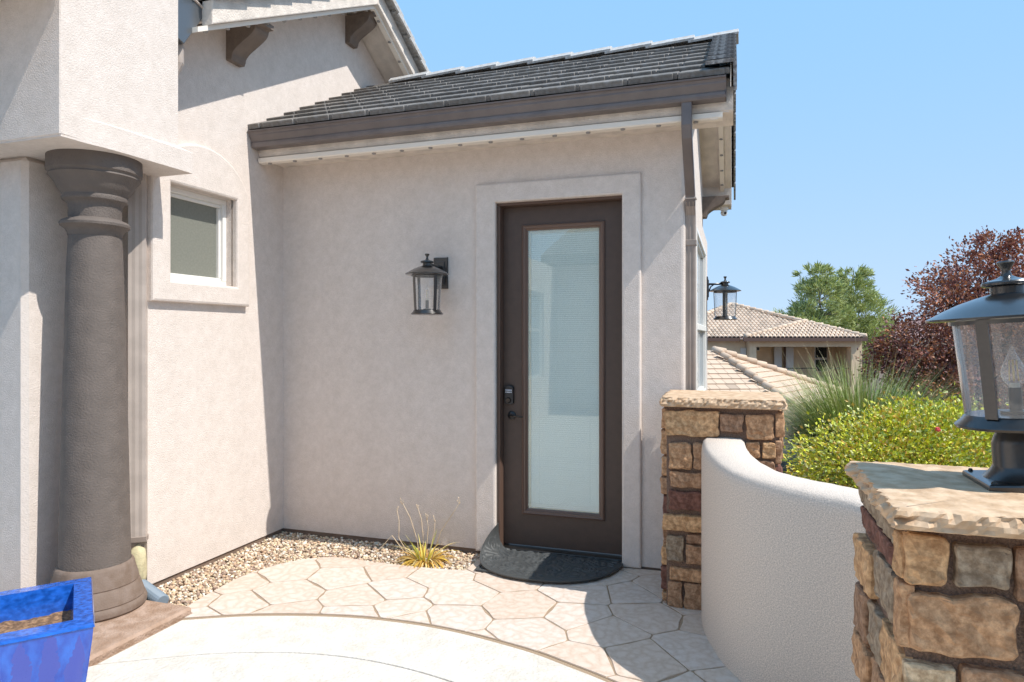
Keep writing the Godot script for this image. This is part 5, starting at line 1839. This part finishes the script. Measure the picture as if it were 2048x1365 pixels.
func neighbours() -> void:
	var r := RandomNumberGenerator.new()
	r.seed = 63
	var s := 0.0246
	# local frame: x across the view, -z away, origin under the middle of the facade at camera height
	var t := thing("neighbour_house", "tan neighbouring house with barrel tile hip roof and covered balcony", "house", Vector3(6.092, 1.625, -30.84), TURN)
	var X := func(px: float) -> float: return (px - 1575.0) * s
	var Y := func(py: float) -> float: return (672.86 - py) * s
	var eave: float = Y.call(676.0)
	var apex := Vector3(X.call(1532), Y.call(601), -5.2)
	var el := Vector3(X.call(1300), eave, -0.5)
	var er := Vector3(X.call(1733), eave, 0.0)
	var bl := Vector3(X.call(1490), eave, 0.02)
	var back_r := Vector3(er.x, eave, -10.5)
	var back_l := Vector3(el.x, eave, -10.5)
	var tint := Color(0.62, 0.475, 0.355)
	# roof
	var st := ms()
	var er2 := Vector3(er.x, eave, -0.5)
	tri(st, el, er2, apex); tri(st, er2, back_r, apex); tri(st, back_r, back_l, apex); tri(st, back_l, el, apex)
	var mid := apex.lerp(er, 0.585) + Vector3(0, 0.06, 0)
	tri(st, bl, er, mid); tri(st, bl - Vector3(0, 0, 0.6), bl, mid); tri(st, er, er - Vector3(0, 0, 3), mid)
	var roof := obj("roof", done(st), M.far_fascia, t)
	st = ms()
	st.set_color(tint)
	tile_field(st, el, er2, apex + Vector3(0.02, 0, 0), apex, 0.205, 0.33, true, tint, r)
	obj("roof_tiles", done(st), M.far_tile, roof).set_meta("kind", "stuff")
	st = ms()
	tile_field(st, bl, er, mid + Vector3(0.02, 0, 0), mid, 0.205, 0.33, true, tint, r)
	obj("roof_tiles", done(st), M.far_tile, roof).set_meta("kind", "stuff")
	st = ms()
	tile_field(st, er2, back_r, apex, apex, 0.205, 0.33, true, tint, r)
	obj("roof_tiles", done(st), M.far_tile, roof).set_meta("kind", "stuff")
	st = ms(true)
	caps_line(st, er, apex, tint * 1.1, r)
	caps_line(st, el, apex, tint * 1.1, r)
	caps_line(st, bl, mid, tint, r)
	obj("hip_caps", done(st), M.far_tile, roof).set_meta("kind", "stuff")
	# fascia gutter
	obj("gutter", boxes([[bl.x - 0.1, er.x + 0.03, eave - 0.17, eave + 0.0, 0.02, 0.12], [el.x, bl.x - 0.1, eave - 0.17, eave, -0.46, -0.38]]), M.far_fascia, t)
	# walls: left part, then the balcony front with its opening
	var yb := -6.0
	var lo: float = Y.call(775)
	var y_l: float = Y.call(694)          # underside of the balcony lintel
	var xa: float = X.call(1503)
	var xb: float = X.call(1517)
	var xc: float = X.call(1708)
	var xd: float = X.call(1730)
	obj("wall", boxes([[el.x + 0.4, xa - 0.02, yb, eave - 0.1, -10.0, -0.75], [xa, xb, yb, eave - 0.12, -0.7, -0.25], [xc, xd, yb, eave - 0.12, -0.7, -0.25], [xb, xc, y_l, eave - 0.12, -0.7, -0.25], [xb, xc, yb, lo, -0.7, -0.25], [xb, xd, yb, eave - 0.12, -10.0, -2.5], [xd - 0.25, xd, yb, eave - 0.12, -2.5, -0.7], [xa, xb, yb, eave - 0.12, -2.5, -0.7]]), M.far_wall, t)
	obj("balcony_floor", boxes([[xb, xd - 0.25, lo - 0.8, lo - 0.65, -2.5, -0.7]]), M.far_trim, t)
	# windows and doors on the balcony's back wall
	for e in [[1518, 1524, 696, 760], [1539, 1548, 694, 702], [1548.6, 1558, 694, 702], [1668, 1693, 694, 717], [1668, 1693, 718.5, 743]]:
		var f: float = 0.93
		var w := boxes([[X.call(e[0]) / f * 1.0, X.call(e[1]) / f, Y.call(e[3]) / f, Y.call(e[2]) / f, -2.51, -2.44]])
		var wo := obj("window", w, M.far_trim if e[0] < 1520 else M.vinyl, t)
		obj("pane", boxes([[X.call(e[0]) / f + 0.03, X.call(e[1]) / f - 0.03, Y.call(e[3]) / f + 0.03, Y.call(e[2]) / f - 0.03, -2.445, -2.43]]), M.dark_glass, wo)
	for e in [[1585, 1601], [1610, 1626]]:
		obj("shutter", boxes([[X.call(e[0]), X.call(e[1]), Y.call(775), Y.call(696), -2.35, -2.25]]), mk(lin(0.60, 0.60, 0.60), 0.5), t)
	obj("post", boxes([[X.call(1604), X.call(1607), Y.call(775), Y.call(694), -2.2, -2.1]]), M.far_fascia, t)
	obj("railing", boxes([[xb, xc, Y.call(739), Y.call(737), -0.55, -0.5]]), M.black, t)
	obj("meter_box", boxes([[X.call(1491), X.call(1502), Y.call(722), Y.call(697), -0.75, -0.66]]), mk(lin(0.6, 0.55, 0.5), 0.6), t)
	# lower roof in front: flat tiles, two planes that meet on a hip
	var u := thing("garage", "low tan garage with flat tile hip roof below the neighbouring house", "garage", Vector3(3.0, 1.134, -18.23), TURN)
	st = ms()
	var k := 22.0 / 1341.0
	var A := Vector3(0, 0, 0)
	var H1 := Vector3(1.29, -1.5, 3.0)
	var L1 := Vector3(-6.0, -1.5, 3.6)
	var L0 := Vector3(-6.0, 0, 0.6)
	var H2 := Vector3(4.7, -1.5, -1.0)
	tri(st, A, L0, L1); tri(st, A, L1, H1); tri(st, A, H1, H2)
	tri(st, A, H2, Vector3(-6, -1.5, -4)); tri(st, A, Vector3(-6, -1.5, -4), L0)
	var gr := obj("roof", done(st), M.far_fascia, u)
	var tint2 := Color(0.60, 0.445, 0.325)
	st = ms()
	tile_field(st, L1, H1, A, L0, 0.30, 0.30, false, tint2, r)
	obj("roof_tiles", done(st), M.far_tile, gr).set_meta("kind", "stuff")
	st = ms()
	tile_field(st, H1, H2, A, A, 0.30, 0.30, false, tint2, r)
	obj("roof_tiles", done(st), M.far_tile, gr).set_meta("kind", "stuff")
	st = ms(true)
	caps_line(st, H1, A, tint2, r)
	caps_line(st, H2, A, tint2, r)
	obj("hip_caps", done(st), M.far_tile, gr).set_meta("kind", "stuff")
	obj("wall", boxes([[-6.0, 1.2, -6.0, -1.55, -2.4, 2.6]]), M.far_wall, u)
